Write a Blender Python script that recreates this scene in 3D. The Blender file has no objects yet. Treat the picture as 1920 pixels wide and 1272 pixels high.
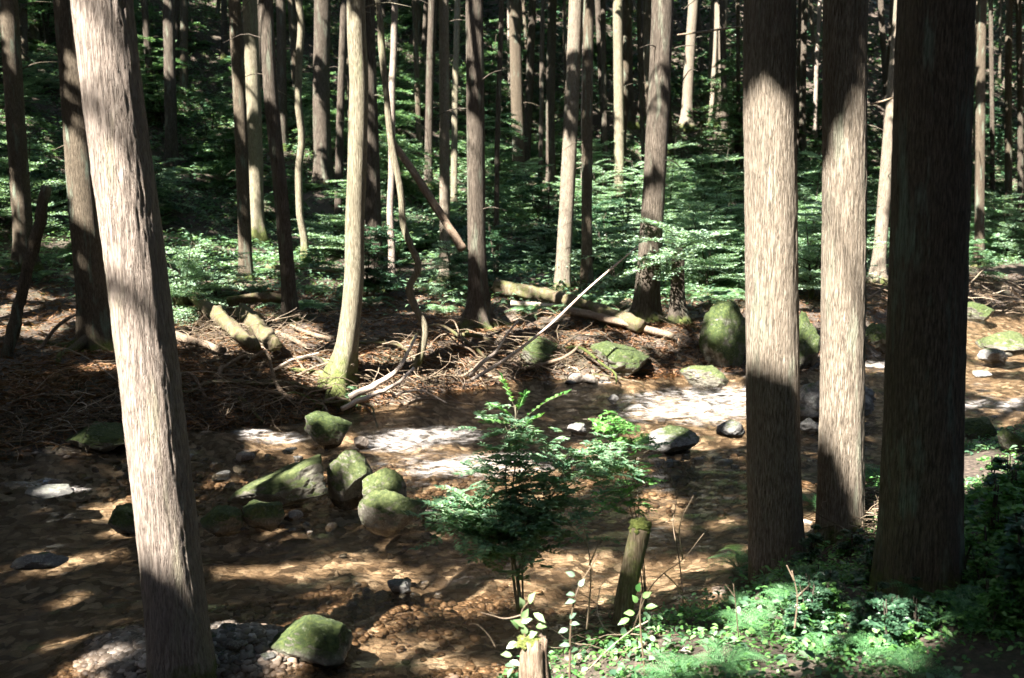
import bpy, math, random
import numpy as np
from mathutils import Vector
random.seed(7); rng = np.random.default_rng(11)
sc = bpy.context.scene
COL = sc.collection

# ------------------------------------------------------------------ camera, sky, sun, exposure
CAM = np.array([0.0, 0.0, 3.0]); PITCH = math.radians(8.0); FPX = 1867.0
cd = bpy.data.cameras.new('camera'); cam = bpy.data.objects.new('camera', cd); COL.objects.link(cam)
cd.lens = 35.0; cd.sensor_width = 36.0; cd.clip_end = 400; cd.clip_start = 0.05
cam.location = CAM; cam.rotation_euler = (math.radians(90) - PITCH, 0, 0)
cd.dof.use_dof = True; cd.dof.focus_distance = 8.5; cd.dof.aperture_fstop = 2.6
sc.camera = cam
SUN = np.array([-0.49, -0.63, 0.90]); SUN = SUN / np.linalg.norm(SUN)
ELEV = math.asin(SUN[2]); ROT = math.atan2(SUN[0], SUN[1])
w = bpy.data.worlds.new('World'); sc.world = w; w.use_nodes = True
wn = w.node_tree.nodes; wl = w.node_tree.links
sky = wn.new('ShaderNodeTexSky'); sky.sky_type = 'NISHITA'; sky.sun_disc = False
sky.sun_elevation = ELEV; sky.sun_rotation = ROT
wl.new(sky.outputs[0], wn['Background'].inputs[0]); wn['Background'].inputs[1].default_value = 0.07
sd = bpy.data.lights.new('sun', 'SUN'); sd.energy = 5.0; sd.angle = math.radians(0.6); sd.color = (1.0, 0.93, 0.84)
so = bpy.data.objects.new('sun', sd); COL.objects.link(so)
so.rotation_euler = Vector(SUN).to_track_quat('Z', 'Y').to_euler()
sc.view_settings.view_transform = 'Standard'; sc.view_settings.look = 'None'
sc.view_settings.exposure = 3.0; sc.view_settings.gamma = 1.0
sc.render.engine = 'CYCLES'
cy = sc.cycles
cy.max_bounces = 6; cy.diffuse_bounces = 3; cy.glossy_bounces = 3; cy.transmission_bounces = 3
cy.transparent_max_bounces = 8; cy.caustics_reflective = False; cy.caustics_refractive = False
cy.sample_clamp_indirect = 4.0
cy.use_denoising = True
try: cy.denoiser = 'OPENIMAGEDENOISE'
except Exception: pass

# ------------------------------------------------------------------ helpers
def lin(*c): return (*c, 1.0)
def hash3(ix, iy, iz, seed=0):
    n = (ix.astype(np.int64)*73856093) ^ (iy.astype(np.int64)*19349663) ^ (iz.astype(np.int64)*83492791) ^ (seed*2654435)
    n = (n ^ (n >> 13)) * 1274126177 & 0x7fffffff
    n = (n ^ (n >> 15)) * 668265263 & 0x7fffffff
    return (n & 0xffffff) / float(0xffffff)
def vnoise(x, y, z=None, seed=0):
    x = np.asarray(x, float); y = np.asarray(y, float)
    z = np.zeros_like(x) if z is None else np.asarray(z, float)
    fx = np.floor(x); fy = np.floor(y); fz = np.floor(z)
    u = x-fx; v = y-fy; t = z-fz
    u = u*u*(3-2*u); v = v*v*(3-2*v); t = t*t*(3-2*t)
    ix = fx.astype(np.int64); iy = fy.astype(np.int64); iz = fz.astype(np.int64)
    r = 0
    for a in (0, 1):
        for b in (0, 1):
            for c in (0, 1):
                r = r + hash3(ix+a, iy+b, iz+c, seed)*(u if a else 1-u)*(v if b else 1-v)*(t if c else 1-t)
    return r*2-1
def fbm(x, y, z=None, o=4, seed=0):
    r = 0; a = 1.0; f = 1.0
    for k in range(o):
        r = r + a*vnoise(np.asarray(x)*f, np.asarray(y)*f, None if z is None else np.asarray(z)*f, seed+k*17)
        a *= .5; f *= 2.03
    return r
def sstep(t): t = np.clip(t, 0, 1); return t*t*(3-2*t)

def raydir(px, py):
    x = (px-960)/FPX; y = -(py-636)/FPX
    c, s = math.cos(PITCH), math.sin(PITCH)
    return np.array([x, c + y*s, -s + y*c])
def at_z(px, py, z=0.0):
    d = raydir(px, py); t = (z-CAM[2])/d[2]; return CAM + d*t
def at_y(px, py, Y):
    d = raydir(px, py); return CAM + d*(Y/d[1])
def pxm(P, npx): # noqa           # metres for npx photograph pixels at point P
    depth = (P[1]-CAM[1])*math.cos(PITCH) - (P[2]-CAM[2])*math.sin(PITCH)
    return npx*depth/FPX

def new_mesh(name, V, Fs, smooth=False, attr=None):
    me = bpy.data.meshes.new(name)
    V = np.ascontiguousarray(V, dtype=np.float32)
    Fs = [np.asarray(f, dtype=np.int32) for f in Fs if len(f)]
    nl = sum(f.size for f in Fs); nf = sum(len(f) for f in Fs)
    me.vertices.add(len(V)); me.vertices.foreach_set('co', V.ravel())
    me.loops.add(nl); me.loops.foreach_set('vertex_index', np.concatenate([f.ravel() for f in Fs]))
    me.polygons.add(nf)
    starts = []; o = 0
    for f in Fs:
        k = f.shape[1]; starts.append(o + np.arange(len(f))*k); o += f.size
    me.polygons.foreach_set('loop_start', np.concatenate(starts).astype(np.int32))
    me.update(calc_edges=True)
    if smooth: me.polygons.foreach_set('use_smooth', np.ones(nf, dtype=bool))
    if attr:
        for k, a in attr.items():
            at = me.attributes.new(k, 'FLOAT', 'POINT'); at.data.foreach_set('value', np.asarray(a, dtype=np.float32))
    me.validate()
    return me
class MB:
    def __init__(s): s.V = []; s.F = {3: [], 4: [], 6: []}; s.n = 0; s.A = []
    def add(s, V, F, a=0.5):
        V = np.asarray(V, float); F = np.asarray(F, int)
        s.V.append(V); s.F[F.shape[1]].append(F + s.n); s.n += len(V)
        s.A.append(np.full(len(V), a) if np.isscalar(a) else a)
    def build(s, name, mat, parent=None, smooth=False, loc=None):
        V = np.concatenate(s.V)
        if parent is not None and loc is None: V = V - np.array(parent.location)
        if loc is not None: V = V - np.array(loc)
        me = new_mesh(name, V, [np.concatenate(f) for f in s.F.values() if f], smooth, {'rnd': np.concatenate(s.A)})
        me.materials.append(mat)
        o = bpy.data.objects.new(name, me); COL.objects.link(o)
        if parent is not None: o.parent = parent
        elif loc is not None: o.location = loc
        return o
def tag(o, label, cat, group=None, kind=None):
    if label: o['label'] = label
    if cat: o['category'] = cat
    if group: o['group'] = group
    if kind: o['kind'] = kind
    return o
def empty(name, loc, label, cat, group=None):
    o = bpy.data.objects.new(name, None); COL.objects.link(o); o.location = tuple(float(v) for v in loc)
    o.empty_display_size = .1
    return tag(o, label, cat, group)
KIDS = {}
def copy_tree(o, parent=None):
    c = o.copy(); COL.objects.link(c); c.parent = parent
    if o.name not in KIDS: KIDS[o.name] = [k for k in bpy.data.objects if k.parent == o] if parent is None else []
    for ch in KIDS[o.name]: copy_tree(ch, c)
    return c

def smooth_path(P, n):
    P = np.asarray(P, float)
    if len(P) == 2: t = np.linspace(0, 1, n)[:, None]; return P[0]*(1-t)+P[1]*t
    Q = np.vstack([2*P[0]-P[1], P, 2*P[-1]-P[-2]]); out = []
    m = len(P)-1
    for u in np.linspace(0, m-1e-6, n):
        i = int(u); t = u-i; a, b, c, d = Q[i], Q[i+1], Q[i+2], Q[i+3]
        out.append(.5*((2*b)+(c-a)*t+(2*a-5*b+4*c-d)*t*t+(3*b-a-3*c+d)*t**3))
    return np.array(out)
def tube(P, R, sides=6, cap=True, ridges=0.0, seed=0, ang0=0.0, twist=0.0):
    P = np.asarray(P, float); n = len(P); R = np.broadcast_to(np.asarray(R, float), (n,))
    T = np.gradient(P, axis=0); T /= np.linalg.norm(T, axis=1)[:, None]+1e-9
    up = np.array([0, 0, 1.0]) if abs(T[0][2]) < .8 else np.array([1.0, 0, 0])
    N = np.zeros_like(P); B = np.zeros_like(P)
    v = up - T[0]*np.dot(up, T[0]); v /= np.linalg.norm(v)
    for i in range(n):
        v = v - T[i]*np.dot(v, T[i]); v /= np.linalg.norm(v)+1e-9
        N[i] = v; B[i] = np.cross(T[i], v)
    a = np.linspace(0, 2*np.pi, sides, endpoint=False)+ang0
    AA = a[None, :]
    RR = R[:, None]*np.ones((1, sides))
    if ridges:
        zz = np.cumsum(np.r_[0, np.linalg.norm(np.diff(P, axis=0), axis=1)])[:, None]
        RR = RR*(1+ridges*fbm(np.cos(AA)*3+zz*0+seed, np.sin(AA)*3+zz*0, zz*3+AA*0, 3, seed))
    V = P[:, None, :] + RR[:, :, None]*(np.cos(AA)[:, :, None]*N[:, None, :] + np.sin(AA)[:, :, None]*B[:, None, :])
    V = V.reshape(-1, 3)
    i = np.arange(n-1)[:, None]*sides; j = np.arange(sides)[None, :]; jn = (j+1) % sides
    F = np.stack([i+j, i+jn, i+sides+jn, i+sides+j], -1).reshape(-1, 4)
    if cap:
        V = np.vstack([V, P[0]-T[0]*R[0]*.3, P[-1]+T[-1]*R[-1]*.3])
        c0 = n*sides; c1 = c0+1
        jj = np.arange(sides); jn = (jj+1) % sides
        t1 = np.stack([jn, jj, np.full(sides, c0)], -1); t2 = np.stack([(n-1)*sides+jj, (n-1)*sides+jn, np.full(sides, c1)], -1)
        return V, F, np.vstack([t1, t2])
    return V, F, None
def add_tube(mb, P, R, sides=6, a=0.5, **k):
    V, F, T = tube(P, R, sides, **k)
    n0 = mb.n
    mb.V.append(V); mb.F[4].append(F+n0)
    if T is not None: mb.F[3].append(T+n0)
    mb.n += len(V); mb.A.append(np.full(len(V), a))

LEAF4 = (np.array([[0, 0, 0], [.45, .5, .08], [1, 0, -.05], [.45, -.5, .08]]), np.array([[0, 2, 1], [0, 3, 2]]))
LEAF8 = (np.array([[0, 0, 0], [.22, .36, .07], [.55, .46, .08], [1, 0, -.12], [.55, -.46, .08], [.22, -.36, .07], [.3, 0, 0], [.62, 0, -.02]]),
         np.array([[0, 6, 1, 1], [1, 6, 7, 2], [2, 7, 3, 3], [0, 5, 6, 6], [5, 4, 7, 6], [4, 3, 7, 7]]))
def frames(D, U):
    D = D/(np.linalg.norm(D, axis=1)[:, None]+1e-9)
    S = np.cross(U, D); S /= np.linalg.norm(S, axis=1)[:, None]+1e-9
    N = np.cross(D, S); return D, S, N
def add_leaves(mb, pos, D, U, L, W, near=False):
    n = len(pos)
    if n == 0: return
    tmpl = LEAF8[0] if near else LEAF4[0]
    D, S, N = frames(D, U)
    L = np.broadcast_to(L, (n,)); W = np.broadcast_to(W, (n,))
    V = pos[:, None, :] + D[:, None, :]*(tmpl[None, :, 0:1]*L[:, None, None]) + S[:, None, :]*(tmpl[None, :, 1:2]*W[:, None, None]) + N[:, None, :]*(tmpl[None, :, 2:3]*L[:, None, None])
    k = len(tmpl); base = (np.arange(n)*k)[:, None, None]
    a = np.repeat(rng.random(n), k)
    n0 = mb.n
    if near:
        q = np.array([[1, 6, 7, 2], [5, 4, 7, 6]]); t = np.array([[0, 6, 1], [2, 7, 3], [0, 5, 6], [4, 3, 7]])
        mb.F[4].append((base+q[None]).reshape(-1, 4)+n0); mb.F[3].append((base+t[None]).reshape(-1, 3)+n0)
    else: mb.F[3].append((base+LEAF4[1][None]).reshape(-1, 3)+n0)
    mb.V.append(V.reshape(-1, 3)); mb.n += n*k; mb.A.append(a)

# ------------------------------------------------------------------ materials
def mat(name):
    m = bpy.data.materials.new(name); m.use_nodes = True
    nt = m.node_tree; return m, nt, nt.nodes['Principled BSDF'], nt.nodes['Material Output']
class NT:
    def __init__(s, nt): s.nt = nt
    def n(s, t, **k):
        nd = s.nt.nodes.new(t)
        for a, b in k.items(): setattr(nd, a, b)
        return nd
    def l(s, a, b): s.nt.links.new(a, b)
    def noise(s, vec, scale, detail=4, rough=.55):
        nd = s.n('ShaderNodeTexNoise'); nd.inputs['Scale'].default_value = scale; nd.inputs['Detail'].default_value = detail
        nd.inputs['Roughness'].default_value = rough
        if vec is not None: s.l(vec, nd.inputs['Vector'])
        return nd.outputs['Fac']
    def ramp(s, fac, stops):
        r = s.n('ShaderNodeValToRGB'); e = r.color_ramp.elements
        while len(e) < len(stops): e.new(0.5)
        for k, (p, c) in enumerate(stops): e[k].position = p; e[k].color = lin(*c) if not np.isscalar(c) else (c, c, c, 1)
        s.l(fac, r.inputs[0]); return r.outputs[0]
    def mix(s, f, a, b, bt='MIX'):
        m = s.n('ShaderNodeMix', data_type='RGBA', blend_type=bt)
        for sock, v in ((m.inputs['Factor'], f), (m.inputs[6], a), (m.inputs[7], b)):
            if hasattr(v, 'links') or hasattr(v, 'is_output'): s.l(v, sock)
            elif np.isscalar(v): sock.default_value = v
            else: sock.default_value = lin(*v)
        return m.outputs[2]
    def math(s, op, a, b=None):
        m = s.n('ShaderNodeMath', operation=op)
        for sock, v in ((m.inputs[0], a), (m.inputs[1], b)):
            if v is None: continue
            if hasattr(v, 'is_output'): s.l(v, sock)
            else: sock.default_value = v
        return m.outputs[0]
    def mapping(s, vec, scale):
        m = s.n('ShaderNodeMapping'); m.inputs['Scale'].default_value = scale; s.l(vec, m.inputs['Vector']); return m.outputs[0]
    def coord(s, k='Object'): return s.n('ShaderNodeTexCoord').outputs[k]
    def bump(s, h, strength, dist, bsdf):
        b = s.n('ShaderNodeBump'); b.inputs['Strength'].default_value = strength; b.inputs['Distance'].default_value = dist
        s.l(h, b.inputs['Height']); s.l(b.outputs[0], bsdf.inputs['Normal'])

def bark_mat(name, c1, c2, c3, lichen=(.24, .30, .22), lich_amt=.35, moss_h=0.5, scale=1.0, moss_all=0.0, bumpd=.012):
    m, nt, b, out = mat(name); g = NT(nt)
    co = g.coord()
    v = g.mapping(co, (1, 1, .13))
    n1 = g.noise(v, 105*scale, 5, .72); n2 = g.noise(v, 22*scale, 3, .5)
    col = g.ramp(n1, [(.36, c1), (.5, c2), (.66, c3)])
    n3 = g.noise(g.mapping(co, (1, 1, .3)), 3.0, 4)
    col = g.mix(g.ramp(n3, [(.35, 0.), (.7, .6)]), col, tuple(.72*k for k in c2))
    nl = g.noise(g.mapping(co, (1, 1, .16)), 7.5, 5, .6)
    lf = g.ramp(nl, [(.56, 0.), (.66, lich_amt)])
    lf2 = g.math('MULTIPLY', lf, g.ramp(n1, [(.3, .3), (.5, 1.)]))
    col = g.mix(lf2, col, lichen)
    vc = g.mapping(co, (1, 1, .055)); nc = g.noise(vc, 58*scale, 3, .55)
    crk = g.ramp(g.math('ABSOLUTE', g.math('SUBTRACT', nc, .5)), [(.0, 0.), (.045, 1.)])
    col = g.mix(crk, g.mix(.42, col, c1), col)
    # moss towards the foot and on patches
    sep = g.n('ShaderNodeSeparateXYZ'); g.l(co, sep.inputs[0])
    nm = g.noise(co, 6, 5, .65)
    hm = g.math('MULTIPLY', sep.outputs[2], -1.0/max(moss_h, .01))
    mf = g.math('ADD', g.math('ADD', hm, 0.35+moss_all), g.math('MULTIPLY', nm, 1.3))
    mf = g.ramp(mf, [(.62, 0.), (.95, .85)])
    col = g.mix(mf, col, g.ramp(g.noise(co, 60, 3), [(.3, (.035, .055, .012)), (.7, (.13, .16, .035))]))
    g.l(col, b.inputs['Base Color']); b.inputs['Roughness'].default_value = .9
    b.inputs['Specular IOR Level'].default_value = .25
    h = g.math('ADD', g.math('MULTIPLY', n1, .9), g.math('MULTIPLY', n2, .3)); h = g.math('ADD', h, g.math('MULTIPLY', crk, .55))
    g.bump(h, .9, bumpd, b)
    return m
M = {}
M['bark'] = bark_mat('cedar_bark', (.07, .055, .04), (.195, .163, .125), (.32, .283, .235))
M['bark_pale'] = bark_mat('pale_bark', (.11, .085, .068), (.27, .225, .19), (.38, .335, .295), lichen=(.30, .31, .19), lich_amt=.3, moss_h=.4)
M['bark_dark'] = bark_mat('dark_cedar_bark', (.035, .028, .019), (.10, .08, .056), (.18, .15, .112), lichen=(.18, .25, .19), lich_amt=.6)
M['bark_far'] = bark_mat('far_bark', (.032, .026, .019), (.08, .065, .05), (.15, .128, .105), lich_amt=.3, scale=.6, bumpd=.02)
M['bark_mossy'] = bark_mat('mossy_bark', (.09, .075, .05), (.19, .17, .12), (.32, .29, .22), lichen=(.26, .28, .16), lich_amt=.5, moss_h=1.2, moss_all=.08, scale=.7)
M['dead'] = bark_mat('dead_wood', (.08, .055, .037), (.20, .148, .105), (.36, .29, .22), lich_amt=.2, moss_h=1000, moss_all=-.5, scale=.9, bumpd=.006)
M['dead_mossy'] = bark_mat('mossy_dead_wood', (.055, .042, .024), (.13, .10, .065), (.23, .19, .135), lich_amt=.3, moss_h=1000, moss_all=-.32, scale=.7, bumpd=.006)
M['pale_stick'] = bark_mat('bleached_wood', (.34, .27, .21), (.52, .43, .36), (.66, .58, .50), lich_amt=.1, moss_h=1000, moss_all=-.6, scale=1.2, bumpd=.003)

def leaf_mat(name, cs, trans=.35, rough=.42, spec=.5):
    m, nt, b, out = mat(name); g = NT(nt)
    at = g.n('ShaderNodeAttribute', attribute_name='rnd')
    n = g.noise(g.coord(), 1.3, 2)
    f = g.math('ADD', g.math('MULTIPLY', at.outputs['Fac'], .7), g.math('MULTIPLY', n, .35))
    col = g.ramp(f, [(.15, cs[0]), (.5, cs[1]), (.88, cs[2])])
    g.l(col, b.inputs['Base Color']); b.inputs['Roughness'].default_value = rough
    b.inputs['Specular IOR Level'].default_value = spec
    tr = g.n('ShaderNodeBsdfTranslucent')
    g.l(g.mix(1.0, col, (1.15, 1.25, .6), 'MULTIPLY'), tr.inputs['Color'])
    mx = g.n('ShaderNodeMixShader'); mx.inputs[0].default_value = trans
    g.l(b.outputs[0], mx.inputs[1]); g.l(tr.outputs[0], mx.inputs[2]); g.l(mx.outputs[0], out.inputs['Surface'])
    return m
M['canopy'] = leaf_mat('canopy_leaf', [(.018, .04, .016), (.03, .065, .022), (.06, .10, .035)], .3, .6, .2)
M['leaf'] = leaf_mat('shrub_leaf', [(.055, .125, .075), (.12, .23, .13), (.27, .40, .25)])
M['leaf_dark'] = leaf_mat('evergreen_leaf', [(.02, .055, .03), (.04, .10, .055), (.09, .17, .10)], .25, .3, .6)
M['leaf_teal'] = leaf_mat('spray_leaf', [(.11, .20, .14), (.22, .34, .24), (.37, .50, .37)], .35, .45)
M['fern'] = leaf_mat('fern_leaf', [(.08, .16, .10), (.16, .28, .17), (.29, .42, .27)], .35, .5)
M['near_fern'] = leaf_mat('near_fern_leaf', [(.05, .15, .06), (.11, .27, .11), (.22, .42, .20)], .4, .45)
M['fresh'] = leaf_mat('fresh_leaf', [(.05, .15, .04), (.11, .28, .075), (.24, .45, .15)], .4, .4)
M['pale_leaf'] = leaf_mat('pale_leaf', [(.13, .24, .09), (.22, .36, .16), (.38, .50, .28)], .35, .35)
M['dry_leaf'] = leaf_mat('dry_frond', [(.10, .05, .025), (.19, .10, .055), (.32, .20, .12)], .15, .7, .2)

def rock_mat(name, c1, c2, c3, moss=.6, mossc=((.010, .020, .004), (.035, .058, .010), (.095, .115, .028))):
    m, nt, b, out = mat(name); g = NT(nt); co = g.coord()
    geo = g.n('ShaderNodeNewGeometry'); sn = g.n('ShaderNodeSeparateXYZ'); g.l(geo.outputs['Normal'], sn.inputs[0])
    sp = g.n('ShaderNodeSeparateXYZ'); g.l(geo.outputs['Position'], sp.inputs[0])
    n1 = g.noise(co, 9, 6, .65); n2 = g.noise(co, 70, 3, .6); n3 = g.noise(co, 3.2, 5, .6)
    col = g.ramp(n1, [(.3, c1), (.5, c2), (.7, c3)])
    col = g.mix(g.ramp(n2, [(.55, 0.), (.7, .5)]), col, tuple(min(1, 1.6*k) for k in c3))
    lich = g.noise(co, 14, 5, .7)
    col = g.mix(g.ramp(lich, [(.60, 0.), (.66, .6)]), col, (.36, .40, .32))
    mf = g.math('ADD', g.math('MULTIPLY', sn.outputs[2], .42), g.math('MULTIPLY', n3, 1.2))
    mf = g.math('ADD', mf, moss-1.0)
    # bare washed band near the waterline
    wl_ = g.math('MULTIPLY', sp.outputs[2], 5.0)
    mfac = g.ramp(mf, [(.32, 0.), (.48, 1.)])
    mfac = g.math('MULTIPLY', mfac, g.ramp(wl_, [(.15, 0.), (.55, 1.)]))
    mossc_ = g.ramp(g.noise(co, 26, 4, .7), [(.28, mossc[0]), (.5, mossc[1]), (.75, mossc[2])])
    col = g.mix(mfac, col, mossc_)
    fleck = g.math('MULTIPLY', g.ramp(g.noise(co, 38, 6, .75), [(.54, 0.), (.62, .55)]), g.ramp(g.noise(co, 4.5, 3, .5), [(.45, 0.), (.6, 1.)]))
    col = g.mix(fleck, col, (.30, .33, .24))
    wet = g.ramp(wl_, [(.05, .45), (.3, 1.)])
    col = g.mix(1.0, col, wet, 'MULTIPLY')
    g.l(col, b.inputs['Base Color'])
    g.l(g.ramp(wl_, [(.05, .25), (.35, .85)]), b.inputs['Roughness'])
    h = g.math('ADD', g.math('MULTIPLY', n1, .8), g.math('MULTIPLY', g.math('MULTIPLY', g.noise(co, 160, 2), mfac), 1.0))
    h = g.math('ADD', h, g.math('MULTIPLY', n2, .25))
    g.bump(h, .8, .02, b)
    return m
M['rock_mossy'] = rock_mat('mossy_rock', (.05, .047, .037), (.10, .095, .075), (.18, .17, .14), .86)
M['rock_grey'] = rock_mat('grey_rock', (.06, .06, .06), (.13, .127, .122), (.24, .235, .225), .42)
M['rock_half'] = rock_mat('half_mossy_rock', (.07, .065, .05), (.14, .13, .105), (.25, .24, .20), .74, ((.02, .034, .009), (.06, .082, .022), (.14, .16, .06)))
M['cobble'] = rock_mat('cobble', (.08, .062, .05), (.17, .14, .115), (.31, .275, .24), .25)

def ground_mat():
    m, nt, b, out = mat('ground_litter'); g = NT(nt); co = g.coord()
    n1 = g.noise(co, 1.1, 6, .65); n2 = g.noise(co, 22, 5, .7)
    v = g.n('ShaderNodeTexVoronoi'); v.inputs['Scale'].default_value = 30; g.l(co, v.inputs['Vector'])
    col = g.ramp(n2, [(.3, (.016, .012, .009)), (.5, (.055, .041, .031)), (.72, (.15, .115, .088))])
    col = g.mix(g.ramp(n1, [(.5, 0.), (.72, .6)]), col, (.045, .065, .02))
    # stream bed and shingle by the bed attribute
    at = g.n('ShaderNodeAttribute', attribute_name='bed')
    vb = g.n('ShaderNodeTexVoronoi'); vb.inputs['Scale'].default_value = 13; vb.inputs['Randomness'].default_value = 1
    wv = g.n('ShaderNodeTexNoise'); wv.inputs['Scale'].default_value = 6; wv.inputs['Detail'].default_value = 4; g.l(co, wv.inputs['Vector'])
    dist = g.mix(.16, co, wv.outputs['Color']); g.l(dist, vb.inputs['Vector'])
    sep = g.n('ShaderNodeSeparateColor'); g.l(vb.outputs['Color'], sep.inputs[0])
    pc = g.ramp(sep.outputs[0], [(.0, (.07, .053, .04)), (.35, (.20, .155, .115)), (.7, (.38, .305, .23)), (1., (.60, .52, .43))])
    edge = g.ramp(vb.outputs['Distance'], [(.0, 1.), (.45, .9), (.85, .5)])
    pc = g.mix(1.0, pc, edge, 'MULTIPLY')
    pc = g.mix(g.ramp(g.noise(co, 1.7, 5, .6), [(.45, 0.), (.7, .5)]), pc, (.16, .11, .07))
    col = g.mix(at.outputs['Fac'], col, pc)
    g.l(col, b.inputs['Base Color']); b.inputs['Roughness'].default_value = .85
    hb = g.math('MULTIPLY', g.math('SUBTRACT', 1.0, vb.outputs['Distance']), at.outputs['Fac'])
    h = g.math('ADD', g.math('MULTIPLY', n2, 1.), g.math('MULTIPLY', hb, .6))
    g.bump(h, .8, .035, b)
    return m
def water_mat():
    m, nt, b, out = mat('stream_water'); g = NT(nt); co = g.coord()
    nt.nodes.remove(b)
    mp = g.n('ShaderNodeMapping'); mp.inputs['Rotation'].default_value = (0, 0, math.radians(-28)); mp.inputs['Scale'].default_value = (.55, 1.3, 1)
    g.l(co, mp.inputs['Vector'])
    at = g.n('ShaderNodeAttribute', attribute_name='foam_glare')
    n1 = g.noise(mp.outputs[0], 5.5, 5, .6); n2 = g.noise(mp.outputs[0], 19, 4, .65); n3 = g.noise(mp.outputs[0], 60, 2, .5)
    h = g.math('ADD', g.math('MULTIPLY', n1, 1.0), g.math('MULTIPLY', n2, .50)); h = g.math('ADD', h, g.math('MULTIPLY', n3, .22))
    bp = g.n('ShaderNodeBump'); bp.inputs['Strength'].default_value = 1.0; bp.inputs['Distance'].default_value = .055; g.l(h, bp.inputs['Height'])
    gl = g.n('ShaderNodeBsdfGlossy'); gl.inputs['Roughness'].default_value = .035; g.l(bp.outputs[0], gl.inputs['Normal'])
    tr = g.n('ShaderNodeBsdfTransparent'); tr.inputs['Color'].default_value = (.91, .83, .71, 1)
    fr = g.n('ShaderNodeFresnel'); fr.inputs['IOR'].default_value = 1.33; g.l(bp.outputs[0], fr.inputs['Normal'])
    mx = g.n('ShaderNodeMixShader'); g.l(fr.outputs[0], mx.inputs[0]); g.l(tr.outputs[0], mx.inputs[1]); g.l(gl.outputs[0], mx.inputs[2])
    fo = g.n('ShaderNodeBsdfPrincipled'); fo.inputs['Base Color'].default_value = (.78, .73, .69, 1); fo.inputs['Roughness'].default_value = .35  # pale foam colour also stands in for sun glare on the riffles
    b2 = g.n('ShaderNodeBump'); b2.inputs['Strength'].default_value = 1.; b2.inputs['Distance'].default_value = .08; g.l(g.math('ADD', h, g.math('MULTIPLY', g.noise(co, 34, 4, .7), .5)), b2.inputs['Height']); g.l(b2.outputs[0], fo.inputs['Normal'])
    fs = g.n('ShaderNodeMapping'); fs.inputs['Rotation'].default_value = (0, 0, math.radians(-20)); fs.inputs['Scale'].default_value = (.55, 1.25, 1); g.l(co, fs.inputs['Vector'])
    n4 = g.noise(fs.outputs[0], 10, 8, .7)
    fm = g.math('ADD', g.math('MULTIPLY', at.outputs['Fac'], .45), g.math('MULTIPLY', g.math('SUBTRACT', n4, .5), 2.4))
    ff = g.math('MULTIPLY', g.ramp(fm, [(.12, 0.), (.95, .85)]), g.ramp(at.outputs['Fac'], [(.32, 0.), (.62, 1.)]))
    mx2 = g.n('ShaderNodeMixShader'); g.l(ff, mx2.inputs[0]); g.l(mx.outputs[0], mx2.inputs[1]); g.l(fo.outputs[0], mx2.inputs[2])
    g.l(mx2.outputs[0], out.inputs['Surface'])
    return m
M['ground'] = ground_mat(); M['water'] = water_mat()

# ------------------------------------------------------------------ terrain
FAR_PX = [(-1500, 1010), (-600, 960), (0, 868), (230, 838), (340, 812), (560, 793), (700, 770), (830, 742), (1000, 712), (1090, 716), (1280, 705), (1400, 702),
          (1500, 700), (1620, 684), (1720, 640), (1800, 596), (1920, 566), (2200, 545), (2700, 535)]
NEAR_PX = [(2700, 640), (2200, 730), (1990, 800), (1830, 852), (1700, 880), (1570, 935), (1500, 1010), (1400, 1080), (1310, 1130), (1180, 1185), (1000, 1225),
           (900, 1300), (700, 1420), (300, 1560), (-900, 1700), (-4500, 1750)]
FARE = np.array([at_z(*p)[:2] for p in FAR_PX]); NEARE = np.array([at_z(*p)[:2] for p in NEAR_PX])
POLY = np.vstack([FARE, NEARE])
def sdist(x, y):
    x = np.asarray(x, float).ravel(); y = np.asarray(y, float).ravel()
    best = np.full(x.shape, 1e9); far = np.zeros(x.shape, bool); ins = np.zeros(x.shape, bool)
    n = len(POLY); nf = len(FARE)
    for i in range(n):
        a = POLY[i]; b = POLY[(i+1) % n]; e = b-a
        isfar = i < nf-1; isnear = nf <= i < n-1
        if isfar or isnear:
            t = np.clip(((x-a[0])*e[0]+(y-a[1])*e[1])/(e@e), 0, 1)
            d = np.hypot(x-a[0]-t*e[0], y-a[1]-t*e[1])
            m = d < best; best = np.where(m, d, best); far = np.where(m, isfar, far)
        cr = ((a[1] > y) != (b[1] > y))
        if cr.any():
            xi = a[0] + (y-a[1])*(e[0])/(e[1] if e[1] else 1e-9)
            ins ^= cr & (x < xi)
    return np.where(ins, -best, best), far
BAR = at_z(370, 1232)[:2]; BAR2 = at_z(720, 1105)[:2]; BAR3 = at_z(1270, 870)[:2]; BAR4 = at_z(520, 880)[:2]
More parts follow.
